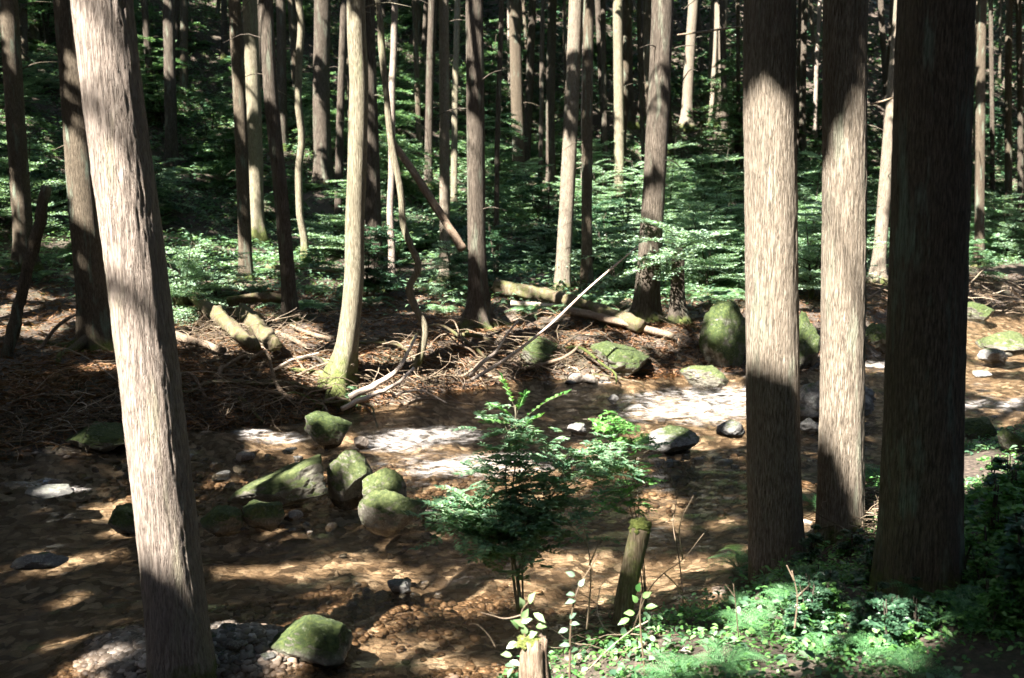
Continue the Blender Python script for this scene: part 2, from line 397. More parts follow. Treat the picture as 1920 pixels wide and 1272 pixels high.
def H(x, y):
    shp = np.shape(x); x = np.asarray(x, float).ravel(); y = np.asarray(y, float).ravel()
    d, far = sdist(x, y)
    d = d + .22*vnoise(x*1.3, y*1.3, seed=5)
    inside = -.05 - .26*sstep(-d/1.1) + .05*fbm(x*2.2, y*2.2, o=4, seed=3)
    for c, r1, r2, hgt in ((BAR, 1.2, .85, .42), (BAR2, 1.0, .4, .17), (BAR3, 1.1, .8, .17), (BAR4, 1.6, .8, .13)):
        inside = inside + hgt*np.exp(-(((x-c[0])/r1)**2+((y-c[1])/r2)**2))
    dp = np.maximum(d, 0)
    s = np.maximum(dp-8, 0)
    hill = .12*s + .012*np.minimum(s, 24)**2 + np.maximum(s-24, 0)*.55
    fo = -.05 + .60*sstep(dp/1.3) + .05*np.minimum(dp, 8) + hill + .10*fbm(x*.8, y*.8, o=4, seed=8)*sstep(dp/1.0) + .5*fbm(x*.17, y*.17, o=3, seed=9)*sstep(s/10)
    ne = -.05 + .24*sstep(dp/.45) + .23*np.minimum(dp, 5) + .10*np.maximum(dp-5, 0) + .55*np.maximum(dp-7, 0) + .05*fbm(x*1.2, y*1.2, o=3, seed=12)*sstep(dp/.6)  # unseen slope on the camera side, raised to block low sky light
    out = np.where(far, fo, ne)
    r = np.where(d < 0, inside, out)
    return r.reshape(shp)
def ground_at(px, py):
    d = raydir(px, py); t = np.concatenate([np.linspace(2, 40, 1600), np.linspace(40, 110, 900)])
    P = CAM + d[None]*t[:, None]
    h = H(P[:, 0], P[:, 1]); k = np.argmax(P[:, 2] < np.maximum(h, 0))
    if not (P[k, 2] < max(h[k], 0)): k = len(t)-1
    return P[k]
def gz(x, y): return float(H(np.array([x]), np.array([y]))[0])

def grid(xs, ys):
    X, Y = np.meshgrid(xs, ys); n, m = X.shape
    i = np.arange(n-1)[:, None]*m; j = np.arange(m-1)[None, :]
    return X, Y, np.stack([i+j, i+j+1, i+m+j+1, i+m+j], -1).reshape(-1, 4)
def stretch(a, b, n, c, f):      # finer spacing near c
    t = np.linspace(-1, 1, n); u = np.sign(t)*(np.abs(t)*f + (1-f)*np.abs(t)**3)
    return np.where(u < 0, c+(c-a)*u, c+(b-c)*u)
xs = stretch(-70, 80, 620, 1.5, .22); ys = np.concatenate([np.linspace(-50, 3, 50)[:-1], np.linspace(3, 20, 320)[:-1], np.linspace(20, 40, 170)[:-1], np.linspace(40, 105, 110)])
X, Y, F = grid(xs, ys); Z = H(X, Y)
dd, ff_ = sdist(X, Y)
bed = sstep((.25-dd-.15*vnoise(X.ravel()*3, Y.ravel()*3))/.3)*np.where(Z.ravel() < .25, 1, 0)
Z = Z + .012*fbm(X*9, Y*9, o=3, seed=30)
me = new_mesh('ground', np.stack([X.ravel(), Y.ravel(), Z.ravel()], 1), [F], True, {'bed': bed}); me.materials.append(M['ground'])
g_o = bpy.data.objects.new('ground', me); COL.objects.link(g_o); g_o['kind'] = 'structure'

RIFF = [(470, 812, .3, .2, 1.), (120, 918, .3, .15, .9), (330, 850, .4, .2, .8), (700, 880, .4, .3, .8), (515, 822, .5, .3, .95), (750, 832, .6, .5, 1.), (880, 870, 1.1, .6, 1.0), (800, 815, .9, .6, .9), (60, 905, .35, .2, .95), (1300, 770, 1.3, 1.0, 1.05), (1370, 745, 1.2, 1.2, .9),
        (1640, 690, .9, .9, .9), (1880, 760, 1.4, 1.0, .7), (1210, 745, .8, .8, .6), (1130, 718, .6, .4, .6), (1440, 920, .8, .5, .3), (1860, 655, 1.2, .8, .4)]
wx = np.linspace(-14, 30, 560); wy = np.linspace(2.0, 42, 500)
X, Y, F = grid(wx, wy); dd, _ = sdist(X, Y); dd = dd.reshape(X.shape)
foam_glare = np.zeros_like(X)
for (px, py, rx, ry, a) in RIFF:
    c = at_z(px, py); foam_glare = np.maximum(foam_glare, a*np.exp(-(((X-c[0])/rx)**2+((Y-c[1])/ry)**2)))
WZ = .018*fbm(X*1.6+Y*.5, Y*2.6-X*.6, o=3, seed=40) + foam_glare*.05*fbm(X*5, Y*7, o=4, seed=42)
keep = (dd.ravel()[F] < 1.0).any(1); F = F[keep]
me = new_mesh('stream', np.stack([X.ravel(), Y.ravel(), WZ.ravel()], 1), [F], True, {'foam_glare': foam_glare.ravel()}); me.materials.append(M['water'])
w_o = bpy.data.objects.new('stream_water', me); COL.objects.link(w_o); w_o['kind'] = 'structure'

# ------------------------------------------------------------------ trees
TREES = []      # dicts with crown spot
def trunk_tree(label, base, tops, wpx, ybase=None, matn='bark_far', mid=None, flare=1.75, lobes=5, near=False, height=13.5, group=None, roots=0, lit=None, cat='tree', depth=None, name='cedar_tree', stubs=3, wob=.0, crown=True, kind=None):
    """base (px,py) of the foot; tops: list of (px,py) axis points going up, all at the depth of the foot"""
    B = ground_at(*base) if depth is None else at_y(base[0], base[1], depth)
    B[2] = gz(B[0], B[1]); Y0 = B[1]
    pts = [B] + [at_y(px, py, Y0) for (px, py) in tops]
    pts = sorted(pts, key=lambda p: p[2])
    r = pxm(B, wpx)/2
    top = pts[-1].copy(); dv = pts[-1]-pts[max(0, len(pts)-2)] if len(pts) > 2 else pts[-1]-pts[0]
    dv = dv/max(dv[2], .1)*.35 + np.array([0, 0, .65]); dv = dv/dv[2]
    H_ = B[2]+height
    add = []
    while top[2] < H_ - .5:
        st = min(2.5, H_-top[2]); top = top + dv*st; add.append(top.copy())
    path = [pts[0]-np.array([0, 0, .35])] + pts + add if crown else [pts[0]-np.array([0, 0, .35])]+pts
    path = np.array(path)
    zmax = path[-1][2]
    zvis = 3+Y0*.20+.4
    if near:
        zz = np.concatenate([np.arange(path[0][2], zvis, .022), np.linspace(zvis, zmax, 14)[0:]]); sides = 132
    else:
        zz = np.concatenate([np.linspace(path[0][2], B[2]+.9, 10)[:-1], np.linspace(B[2]+.9, max(min(zvis, zmax-.1), B[2]+1.2), 22)[:-1], np.linspace(max(min(zvis, zmax-.1), B[2]+1.2), zmax, 5)]); sides = 26
    sm = smooth_path(path, 200)
    o = np.argsort(sm[:, 2]); sm = sm[o]
    ax = np.stack([np.interp(zz, sm[:, 2], sm[:, k]) for k in (0, 1)], 1)
    sd_ = random.randint(0, 9999)
    if wob: ax += wob*r*np.stack([vnoise(zz*1.1, zz*0+sd_), vnoise(zz*1.1, zz*0+sd_+50)], 1)
    a = np.linspace(0, 2*np.pi, sides, endpoint=False)
    zr = (zz-B[2])[:, None]
    taper = np.interp(zz, [B[2], max(zvis, B[2]+3), zmax], [1.0, .90 if crown else .8, .35 if crown else .6])[:, None]
    fl = (flare-1)*np.exp(-np.maximum(zr, -.1)/(1.3*r+.13))
    lob = .5+.5*np.cos(a[None, :]*lobes+sd_+zr*.6)
    lob = lob**1.3
    R = r*(taper*(1+.03*np.cos(a[None]*2+sd_)+.035*np.cos(a[None]*3+sd_*2+zr*.5)) + fl*(.35+1.0*lob))
    if near:
        u = np.cos(a)[None]*r; v = np.sin(a)[None]*r
        nn = fbm(u*70+sd_, v*70+0*zr, zr*8+0*u, 3, 5); n2 = fbm(u*14+sd_, v*14, zr*1.6+0*u, 3, 6)
        R = R + .0040*nn + .003*n2 - .004*np.clip(vnoise(u*75, v*75+sd_, zr*5+0*u), 0, 1)
        fine = vnoise(u*120, v*120+sd_, zr*28+0*u); R = R + .0035*np.clip(fine-.35, 0, 1)
    else:
        R = R*(1+.035*fbm(np.cos(a)[None]*3+sd_, np.sin(a)[None]*3+0*zr, zr*1.5, 3, 6))
    V = np.stack([ax[:, 0:1]+R*np.cos(a)[None], ax[:, 1:2]+R*np.sin(a)[None], np.broadcast_to(zz[:, None], R.shape)], -1).reshape(-1, 3)
    n = len(zz); i = np.arange(n-1)[:, None]*sides; j = np.arange(sides)[None]; jn = (j+1) % sides
    Fq = np.stack([i+j, i+jn, i+sides+jn, i+sides+j], -1).reshape(-1, 4)
    V = np.vstack([V, [[ax[-1, 0], ax[-1, 1], zz[-1]+.05]]])
    c = n*sides; jj = np.arange(sides); Ft = np.stack([c-sides+jj, c-sides+(jj+1) % sides, np.full(sides, c)], -1)
    E = empty(name, B, label, cat, group)
    mb = MB(); mb.add(V, Fq); mb.F[3].append(Ft)
    mb.build('trunk', M[matn], E, True)
    # surface roots
    for k in range(roots):
        an = 2*np.pi*(k+.5*random.random())/roots; L = r*random.uniform(3.0, 6.5); P = []
        for t in np.linspace(0, 1, 9):
            q = B[:2] + np.array([math.cos(an+.5*t*math.sin(k*7)), math.sin(an+.5*t*math.sin(k*7))])*(r*.6+L*t)
            P.append([q[0], q[1], gz(q[0], q[1]) + r*.9*(1-t)**2.2 - .02*t + .02*math.sin(t*9+k)])
        mb = MB(); add_tube(mb, smooth_path(P, 16), np.linspace(r*.42, r*.08, 16), 8, ridges=.2, seed=k)
        mb.build('root', M[matn], E, True)
    # dead branch stubs on the trunk
    if stubs:
        for k in range(stubs):
            mb = MB()
            z = random.uniform(B[2]+1.5, max(zvis, B[2]+3)); an = random.uniform(0, 6.28)
            p = np.array([np.interp(z, zz, ax[:, 0]), np.interp(z, zz, ax[:, 1]), z]); L = random.uniform(.25, 1.3)*(1 if not near else .0)+.04
            dvec = np.array([math.cos(an), math.sin(an), random.uniform(-.15, .5)])
            P = [p, p+dvec*L*.5+np.array([0, 0, .05*L]), p+dvec*L+np.array([0, 0, -.12*L])]
            add_tube(mb, smooth_path(P, 6), np.linspace(max(.012, r*.09), .004, 6), 5)
            mb.build('dead_branch', M['bark_far' if matn == 'bark_far' else matn], E, True)
    T = dict(E=E, B=B, r=r, top=np.array([ax[-1, 0], ax[-1, 1], zmax]), axis=(zz, ax), crown=crown)
    TREES.append(T)
    if lit:
        for (y0, y1, off) in lit:      # lit stretch of the trunk between two picture rows
            p0 = at_y(0, y0, Y0)[2]; p1 = at_y(0, y1, Y0)[2]; za, zb = min(p0, p1), max(p0, p1)
            st = max(.25, r*.9)
            for z in np.arange(za, zb+.01, st):
                LIT.append((float(np.interp(z, zz, ax[:, 0]))+off*r, float(np.interp(z, zz, ax[:, 1]))-r*.5, z, max(r*1.35, .13), max(r*1.35, .13)))
    return T
LIT = []
def litg(px, py, rx, ry=None, dep=None):      # a sun patch on the ground: picture place, half width and half depth in picture pixels
    P = ground_at(px, py) if dep is None else at_y(px, py, dep)
    ry = ry or rx*.35
    wx_ = pxm(P, rx); ang = math.atan2(3-P[2], P[1]); wy_ = pxm(P, ry)/max(.12, math.sin(abs(ang))) if dep is None else wx_*.7
    LIT.append((P[0], P[1], max(P[2], 0), wx_, min(wy_, wx_*2.2)))

GT = 'cedar trunks of the far bank and hillside'
# foreground four
T_L = trunk_tree('big sunlit cedar trunk leaning left in the left foreground, on the pebble bar', (342, 1275), [(295, 848), (243, 424), (190, 0)], 112, matn='bark_pale', near=True, flare=1.28, lobes=4, height=12.5, lit=[(-60, 1010, 0)], stubs=0)
T_A = trunk_tree('sunlit cedar trunk with dark foot, leftmost of the three big trunks on the right bank', (1459, 1085), [(1452, 848), (1447, 424), (1443, 0)], 96, matn='bark', near=True, flare=1.18, lobes=3, height=12.5, lit=[(175, 715, -.45)], stubs=0)
T_B = trunk_tree('slimmer pale brown cedar trunk between the two thicker ones on the right bank', (1576, 1010), [(1578, 848), (1582, 424), (1584, 0)], 82, matn='bark', near=True, flare=1.18, lobes=3, height=12.5, lit=[(90, 980, -.2)], stubs=0)
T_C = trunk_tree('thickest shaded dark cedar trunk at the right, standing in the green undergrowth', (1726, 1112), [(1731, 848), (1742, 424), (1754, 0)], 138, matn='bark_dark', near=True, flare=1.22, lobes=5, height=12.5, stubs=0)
# far bank, left to right
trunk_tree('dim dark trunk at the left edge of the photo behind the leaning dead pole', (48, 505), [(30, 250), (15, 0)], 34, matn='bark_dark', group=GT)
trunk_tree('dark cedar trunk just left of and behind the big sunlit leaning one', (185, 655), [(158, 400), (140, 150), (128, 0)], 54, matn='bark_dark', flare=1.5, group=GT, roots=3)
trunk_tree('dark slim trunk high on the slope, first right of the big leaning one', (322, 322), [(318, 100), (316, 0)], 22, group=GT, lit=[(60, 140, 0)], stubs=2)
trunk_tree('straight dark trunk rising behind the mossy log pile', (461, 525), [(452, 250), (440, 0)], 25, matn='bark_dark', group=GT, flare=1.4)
trunk_tree('trunk with bright mossy yellow-green foot left of the twin dark trunk', (481, 452), [(477, 250), (468, 0)], 29, matn='bark_mossy', group=GT, lit=[(110, 200, -.2), (335, 440, 0)])
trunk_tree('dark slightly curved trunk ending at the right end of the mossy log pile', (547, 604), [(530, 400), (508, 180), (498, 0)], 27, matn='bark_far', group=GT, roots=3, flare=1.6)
trunk_tree('slender mottled mossy pole lit yellow along its whole length', (568, 492), [(563, 240), (559, 0)], 14, matn='bark_mossy', group=GT, lit=[(180, 480, 0), (0, 90, 0)], wob=.6)
trunk_tree('grey-pink trunk with a flared green foot high on the bank', (606, 352), [(602, 180), (604, 0)], 32, matn='bark_far', group=GT, lit=[(195, 335, -.2)], flare=1.7)
trunk_tree('thin dark trunk with a lit left edge behind the mossy leaning tree', (634, 442), [(638, 220), (645, 0)], 15, matn='bark_far', group=GT, lit=[(60, 300, -.8)])
trunk_tree('mossy sunlit leaning tree with a wide foot at the edge of the stream', (630, 722), [(640, 660), (651, 560), (659, 424), (663, 250), (667, 100), (668, 0)], 37, matn='bark_mossy', flare=2.3, lobes=3, roots=7, lit=[(270, 715, -.75)], wob=.5, name='leaning_tree')
trunk_tree('wide grey trunk directly right of the mossy leaning tree', (702, 548), [(696, 400), (689, 200), (684, 0)], 38, matn='bark_far', group=GT, flare=1.5)
trunk_tree('thin bright sunlit pole right of the wide grey trunk', (734, 546), [(734, 300), (738, 0)], 13, matn='bark_pale', group=GT, lit=[(60, 175, 0), (280, 545, 0)], wob=.4)
trunk_tree('trunk with a dark widely flared foot high on the slope', (778, 92), [(782, 40), (784, 0)], 15, matn='bark_dark', group=GT, flare=2.4)
trunk_tree('straight trunk pale at its top and dark below, beside the reddish one', (803, 352), [(806, 150), (810, 0)], 15, matn='bark_far', group=GT, lit=[(0, 130, 0)])
trunk_tree('reddish brown straight trunk behind the fallen pole', (834, 528), [(834, 300), (832, 0)], 20, matn='bark', group=GT, flare=1.6)
trunk_tree('narrow trunk hugging the right side of the reddish one', (851, 402), [(853, 200), (858, 0)], 12, matn='bark_mossy', group=GT, lit=[(130, 230, 0), (290, 400, -.3)])
trunk_tree('straight brown cedar with spreading bare root legs on the far bank', (897, 618), [(893, 424), (891, 200), (889, 0)], 34, matn='bark_far', flare=2.5, lobes=5, roots=6, lit=[(255, 340, -.2)])
trunk_tree('very thin straight pole right of the cedar with root legs', (930, 530), [(933, 250), (941, 0)], 10, matn='bark_far', group=GT)
trunk_tree('dark trunk widening downward to a clump of green bushes', (974, 380), [(968, 150), (965, 0)], 23, matn='bark_dark', group=GT)
trunk_tree('thin pale pole just left of the dark downward-widening trunk', (957, 250), [(955, 100), (954, 0)], 7, matn='bark_pale', group=GT, lit=[(20, 200, 0)], stubs=0)
trunk_tree('dark thin pole left of a lit-footed trunk near the centre', (1012, 405), [(1015, 200), (1018, 0)], 9, matn='bark_far', group=GT)
trunk_tree('centre trunk with a lit pinkish strip halfway up', (1033, 352), [(1032, 200), (1036, 0)], 17, matn='bark_far', group=GT, lit=[(200, 300, -.2)])
trunk_tree('pale footed trunk leaning right, before the long bleached stick', (1054, 544), [(1062, 400), (1072, 200), (1080, 0)], 29, matn='bark', group=GT, lit=[(270, 530, -.1)], flare=1.3)
trunk_tree('dark straight trunk right of the pale footed one', (1100, 546), [(1101, 300), (1104, 0)], 20, matn='bark_dark', group=GT)
trunk_tree('thin light pole squeezed left of the dark straight trunk', (1092, 430), [(1093, 200), (1097, 0)], 7, matn='bark_pale', group=GT, stubs=0)
trunk_tree('thin dim pole left of the speckled pale trunk', (1136, 390), [(1133, 200), (1131, 0)], 10, matn='bark_far', group=GT)
trunk_tree('speckled pale trunk standing in light green sprays right of centre', (1160, 448), [(1161, 250), (1158, 0)], 19, matn='bark_mossy', group=GT, lit=[(0, 100, 0), (200, 370, 0)])
trunk_tree('grey trunk behind the speckled pale one, its foot lost in sprays', (1176, 235), [(1175, 100), (1173, 0)], 23, matn='bark_far', group=GT, lit=[(100, 215, -.3)])
trunk_tree('slim grey trunk in a group of distant poles left of the stout brown cedar', (1203, 225), [(1203, 100), (1206, 0)], 12, matn='bark_far', group=GT)
trunk_tree('stout brown cedar with a wide fluted foot at the end of the fallen logs', (1210, 602), [(1222, 424), (1235, 200), (1244, 0)], 44, matn='bark_far', flare=1.55, lobes=7, roots=4, lit=[(-10, 50, 0), (200, 290, -.5)])
trunk_tree('trunk with an orange lit foot right of the stout brown cedar', (1287, 240), [(1292, 120), (1300, 0)], 20, matn='bark', group=GT, lit=[(150, 225, -.2)])
trunk_tree('broad pinkish sunlit trunk rising from the bright bush', (1342, 232), [(1345, 100), (1349, 0)], 34, matn='bark', group=GT, lit=[(50, 220, -.35)])
trunk_tree('short forked tree on stilt roots beside the big mossy block', (1268, 606), [(1269, 560), (1272, 470)], 24, matn='bark_far', flare=2.2, lobes=3, roots=5, crown=False, name='small_tree', lit=[(500, 590, 0)])
trunk_tree('slim trunk seen through the gap right of the leftmost big trunk', (1504, 290), [(1506, 120), (1510, 0)], 13, matn='bark_far', group=GT)
trunk_tree('pale lit slim pole in the gap left of the middle big trunk', (1528, 262), [(1531, 120), (1538, 0)], 8, matn='bark_pale', group=GT, lit=[(120, 250, 0)])
trunk_tree('pinkish leaning trunk in the gap between the middle and the thickest big trunks', (1645, 532), [(1654, 424), (1668, 250), (1684, 60), (1688, 0)], 24, matn='bark', group=GT, lit=[(190, 240, 0), (300, 520, -.2)], flare=1.7, roots=3)
trunk_tree('dim dark trunk right of the thickest one, on the upstream bank', (1836, 500), [(1838, 200), (1842, 0)], 17, matn='bark_dark', group=GT)
trunk_tree('thin pole with a faint lit strip upstream at the right', (1862, 400), [(1860, 200), (1858, 0)], 8, matn='bark_far', group=GT, lit=[(150, 240, 0)])
trunk_tree('dark pole second from the right edge', (1892, 420), [(1890, 200), (1893, 0)], 13, matn='bark_dark', group=GT)
trunk_tree('slim trunk at the very right edge of the photo', (1914, 440), [(1913, 200), (1910, 0)], 11, matn='bark_far', group=GT, lit=[(240, 340, 0)])

# the snaking tree, drawn by its own path (all at one distance)
def along(pts, Y0, dy=0): return np.array([at_y(px, py, Y0+(k*dy)) for k, (px, py) in enumerate(pts)])
YS = ground_at(765, 715)[1]
P = along([(752, 716), (778, 690), (793, 650), (796, 612), (778, 575), (768, 540), (784, 500), (770, 460), (756, 420), (750, 350), (734, 270), (724, 180), (716, 90), (708, 0)], YS+.3)
P = np.vstack([P, P[-1]+np.array([-.4, .2, 2.5]), P[-1]+np.array([-.6, .4, 6])])
E = empty('twisted_tree', (P[0][0], P[0][1], P[0][2]), 'snaking thin tree with an S-shaped grey stem on the far bank', 'tree')
mb = MB(); add_tube(mb, smooth_path(P, 90), np.linspace(pxm(P[0], 8), pxm(P[0], 5), 90), 12, ridges=.2, seed=3); mb.build('trunk', M['bark_mossy'], E, True)
TREES.append(dict(E=E, B=P[0], r=.06, top=P[-1], axis=None, crown=True))
for (a, b) in ((P[2], 1), (P[3], 1), (P[1], 1)): LIT.append((a[0], a[1], a[2], .25, .25))

# distant trunks filling the hillside
FG = 'distant trunks deep in the forest'
k = 0; tries = 0
while k < 125 and tries < 2000:
    tries += 1
    Yd = random.uniform(33, 76)**1.0; px = random.uniform(-40, 1960)
    x = (px-960)/FPX*Yd; z = gz(x, Yd)
    d_, f_ = sdist([x], [Yd])
    if d_[0] < 9 or not f_[0]: continue
    if any(math.hypot(t['B'][0]-x, t['B'][1]-Yd) < 1.7 for t in TREES): continue
    wp = random.uniform(.16, .42)*FPX/Yd
    B = np.array([x, Yd, z]); lean = random.uniform(-.35, .35)
    # pixel of base
    dv = B-CAM; c, s = math.cos(PITCH), math.sin(PITCH); fw = dv[1]*c-dv[2]*s; up = dv[1]*s+dv[2]*c
    bpx, bpyy = 960+FPX*dv[0]/fw, 636-FPX*up/fw
    trunk_tree('slim distant cedar trunk on the dim forest slope', (bpx, bpyy), [(bpx+lean*60, bpyy-300)], wp, depth=Yd, matn=random.choice(['bark_far', 'bark_far', 'bark_dark']), group=FG, stubs=2, flare=1.35)
    k += 1
# unseen trees added out of the frame so their crowns shade the stream
k = 0
for gx in np.arange(-34, 46, 3.9):
    for gy in np.arange(-20, 84, 3.9):
        x = gx+random.uniform(-1, 1); y = gy+random.uniform(-1, 1)
        if y > -2.2 and abs(x) < .56*max(y, 0)+2.0: continue
        if abs(x) > .56*max(y, 0)+(15 if y < 16 else 9) or (y > 40 and random.random() < .3): continue
        d_, f_ = sdist([x], [y])
        if d_[0] < .4: continue
        if math.hypot(x, y) < 2.5: continue
        if any(math.hypot(t['B'][0]-x, t['B'][1]-y) < 2.6 for t in TREES): continue
        hs = math.hypot(SUN[0], SUN[1]); bad = False
        for (cx, cyy, cz, _r, _q) in LIT:
            if cyy > 9: continue
            t_ = ((x-cx)*SUN[0]+(y-cyy)*SUN[1])/hs
            if 0 < t_ < 12 and abs((x-cx)*SUN[1]-(y-cyy)*SUN[0])/hs < .45: bad = True; break
        if bad: continue
        z = gz(x, y); r = random.uniform(.12, .22)
        E = empty('cedar_tree', (x, y, z), 'unseen cedar added outside the view to shade the stream', 'tree', 'unseen trees added for shade')
        mb = MB(); P = smooth_path([[x, y, z-.3], [x+.1, y, z+5], [x, y+.1, z+13]], 12)
        add_tube(mb, P, np.linspace(r, r*.35, 12), 14, ridges=.06); mb.build('trunk', M['bark_far'], E, True)
        TREES.append(dict(E=E, B=np.array([x, y, z]), r=r, top=P[-1], axis=None, crown=True)); k += 1
print('out of view trees', k)

# ------------------------------------------------------------------ sun patches (picture place, half sizes in photo pixels)
for a in [(860, 862, 140, 46), (790, 822, 90, 22), (740, 850, 60, 20), (930, 880, 70, 28), (1320, 765, 120, 42), (1260, 742, 50, 16), (1230, 775, 40, 10), (1390, 740, 40, 20),
          (920, 1072, 120, 36), (1000, 1048, 100, 32), (1090, 1030, 110, 28), (1290, 1055, 120, 40), (1190, 1035, 70, 24), (1200, 1040, 50, 14), (860, 1110, 40, 14), (960, 1090, 50, 12),
          (790, 1185, 50, 20), (690, 1190, 20, 10), (650, 1150, 30, 8), (820, 1225, 40, 12), (475, 1255, 50, 18), (260, 1250, 80, 22), (180, 1265, 80, 22), (500, 1225, 40, 18), (450, 1264, 60, 22), (330, 1262, 60, 16),
          (150, 922, 50, 9), (230, 912, 50, 9), (200, 950, 40, 8), (40, 1010, 45, 12), (110, 1000, 40, 8), (75, 1092, 24, 8), (60, 1172, 22, 8), (420, 1030, 40, 8),
          (520, 1022, 60, 10), (620, 1010, 60, 12), (680, 1035, 40, 10), (590, 1085, 30, 6), (1220, 915, 45, 10), (1160, 860, 40, 8), (1345, 942, 22, 5), (1230, 940, 22, 6), (1180, 905, 30, 8), (1330, 1110, 36, 14), (1400, 1010, 12, 5),
          (1870, 700, 70, 30), (1850, 640, 50, 12), (1900, 750, 50, 14), (1850, 760, 30, 8), (1830, 820, 24, 10), (1100, 700, 50, 8), (1150, 712, 60, 5), (1200, 790, 40, 8),
          (500, 815, 35, 8), (540, 830, 20, 6), (570, 860, 40, 6), (410, 880, 30, 5), (1500, 900, 12, 6), (1060, 880, 40, 10), (1080, 810, 20, 8),
          # rocks
          (640, 885, 20, 8), (1165, 690, 60, 16), (1325, 710, 50, 12), (1890, 650, 50, 10), (1265, 838, 44, 10), (1365, 590, 16, 10), (1510, 640, 14, 8), (1370, 815, 18, 6), (1590, 760, 14, 4), (620, 800, 14, 4), (485, 965, 14, 5),
          # far bank
          (370, 590, 30, 8), (400, 625, 36, 10), (350, 610, 30, 8), (440, 640, 18, 6), (495, 650, 18, 6), (535, 660, 40, 10), (660, 725, 40, 12), (680, 700, 20, 8), (700, 745, 40, 8), (800, 562, 44, 7), (830, 590, 24, 5), (770, 545, 20, 5),
          (990, 600, 34, 8), (1000, 560, 40, 5), (1050, 578, 30, 4), (1090, 640, 20, 8), (1150, 595, 40, 5), (1200, 625, 40, 5), (1240, 640, 16, 4), (1070, 700, 24, 8), (900, 690, 40, 8), (860, 720, 40, 6), (950, 660, 24, 6), (870, 630, 26, 4), (750, 700, 20, 8), (770, 650, 16, 8), (700, 735, 70, 14), (760, 690, 36, 12), (610, 690, 50, 10), (430, 640, 70, 14), (560, 640, 50, 8), (960, 640, 50, 10), (60, 620, 50, 12), (120, 600, 30, 7), (30, 590, 30, 6), (200, 690, 30, 5),
          (330, 580, 16, 8), (560, 620, 26, 5), (600, 640, 16, 4), (1340, 600, 16, 6), (1300, 560, 30, 6), (1270, 560, 20, 5), (1690, 570, 8, 4),
          # foreground growth
          (1540, 1225, 170, 70), (1430, 1150, 70, 26), (1290, 1235, 150, 44), (1150, 1250, 130, 34), (930, 1262, 110, 30), (1500, 1170, 50, 20), (1640, 1240, 70, 24), (1360, 1120, 40, 12), (1900, 905, 210, 90), (1860, 880, 80, 30), (1870, 1020, 100, 40), (1700, 1200, 70, 24), (1845, 930, 40, 20), (1900, 960, 50, 22), (1860, 870, 50, 14), (1450, 1245, 80, 26), (1040, 1262, 90, 20), (1590, 1120, 30, 8), (1650, 880, 14, 8)]:
    litg(*a)
# sprays and bushes hanging in the light (picture place, half width, distance)
for (px, py, r_, dep) in [(1350, 330, 90, 21), (1310, 290, 60, 22), (1310, 460, 90, 19), (1340, 400, 80, 19.5), (1270, 430, 50, 19), (1520, 420, 50, 19.5), (1520, 500, 50, 18.5), (1510, 340, 40, 21), (1180, 250, 60, 26), (1150, 330, 60, 26), (1200, 210, 50, 28), (1000, 190, 50, 30), (1020, 230, 40, 30), (430, 380, 60, 26), (380, 440, 60, 24), (620, 480, 60, 23),
                          (380, 540, 50, 19), (330, 520, 36, 19), (440, 545, 30, 19), (900, 370, 30, 18), (930, 430, 26, 18), (700, 430, 30, 20), (1195, 470, 20, 17), (1090, 565, 20, 17.4), (1150, 500, 16, 17.2), (1040, 600, 16, 16.8),
                          (950, 800, 50, 6.6), (1020, 850, 50, 6.6), (880, 940, 50, 6.4), (1090, 870, 40, 6.6), (1160, 800, 44, 7.0), (1200, 840, 30, 7.0), (985, 1150, 50, 4.6), (1005, 1230, 60, 4.5), (985, 1190, 50, 4.6), (1075, 1100, 24, 4.6), (1195, 1000, 10, 5.8), (1180, 1060, 8, 5.8)]:
    litg(px, py, r_, None, dep)

# ------------------------------------------------------------------ crowns: unseen canopy shaped for chosen sun and shade, leaf to nearest tree
GUARD = []  # chosen shade spots; canopy leaves stay on their sun paths
for (px, py, r_, pyb) in [(565, 900, 30, 962), (505, 925, 28, 962), (645, 875, 26, 942), (705, 905, 32, 958), (740, 940, 24, 996), (690, 965, 18, 996), (1170, 680, 42, 706), (1325, 704, 50, 728), (1350, 585, 18, 690), (1358, 640, 14, 690), (1510, 640, 18, 694), (1890, 645, 60, 668), (1265, 832, 44, 852), (1086, 806, 24, 816), (605, 795, 20, 838), (1372, 810, 24, 822)]:
    litg(px, py, r_, None, ground_at(px, pyb)[1]+.22)
for (T, rows) in ((T_C, [(150, 1110)]), (T_A, [(-60, 40), (850, 1085)]), (T_L, [(1245, 1275)])):
    zz_, ax_ = T['axis']
    for (ya, yb) in rows:
        za = at_y(0, ya, T['B'][1])[2]; zb_ = at_y(0, yb, T['B'][1])[2]
        for zq in np.arange(zb_, za, .22): GUARD.append((float(np.interp(zq, zz_, ax_[:, 0])), float(np.interp(zq, zz_, ax_[:, 1])), zq, T['r']*1.25+.24))
for (gpx, gpy, gr) in ((60, 760, .6), (120, 800, .6), (30, 700, .5), (200, 780, .5)):
    q_ = ground_at(gpx, gpy); GUARD.append((q_[0], q_[1], q_[2]+.1, gr))
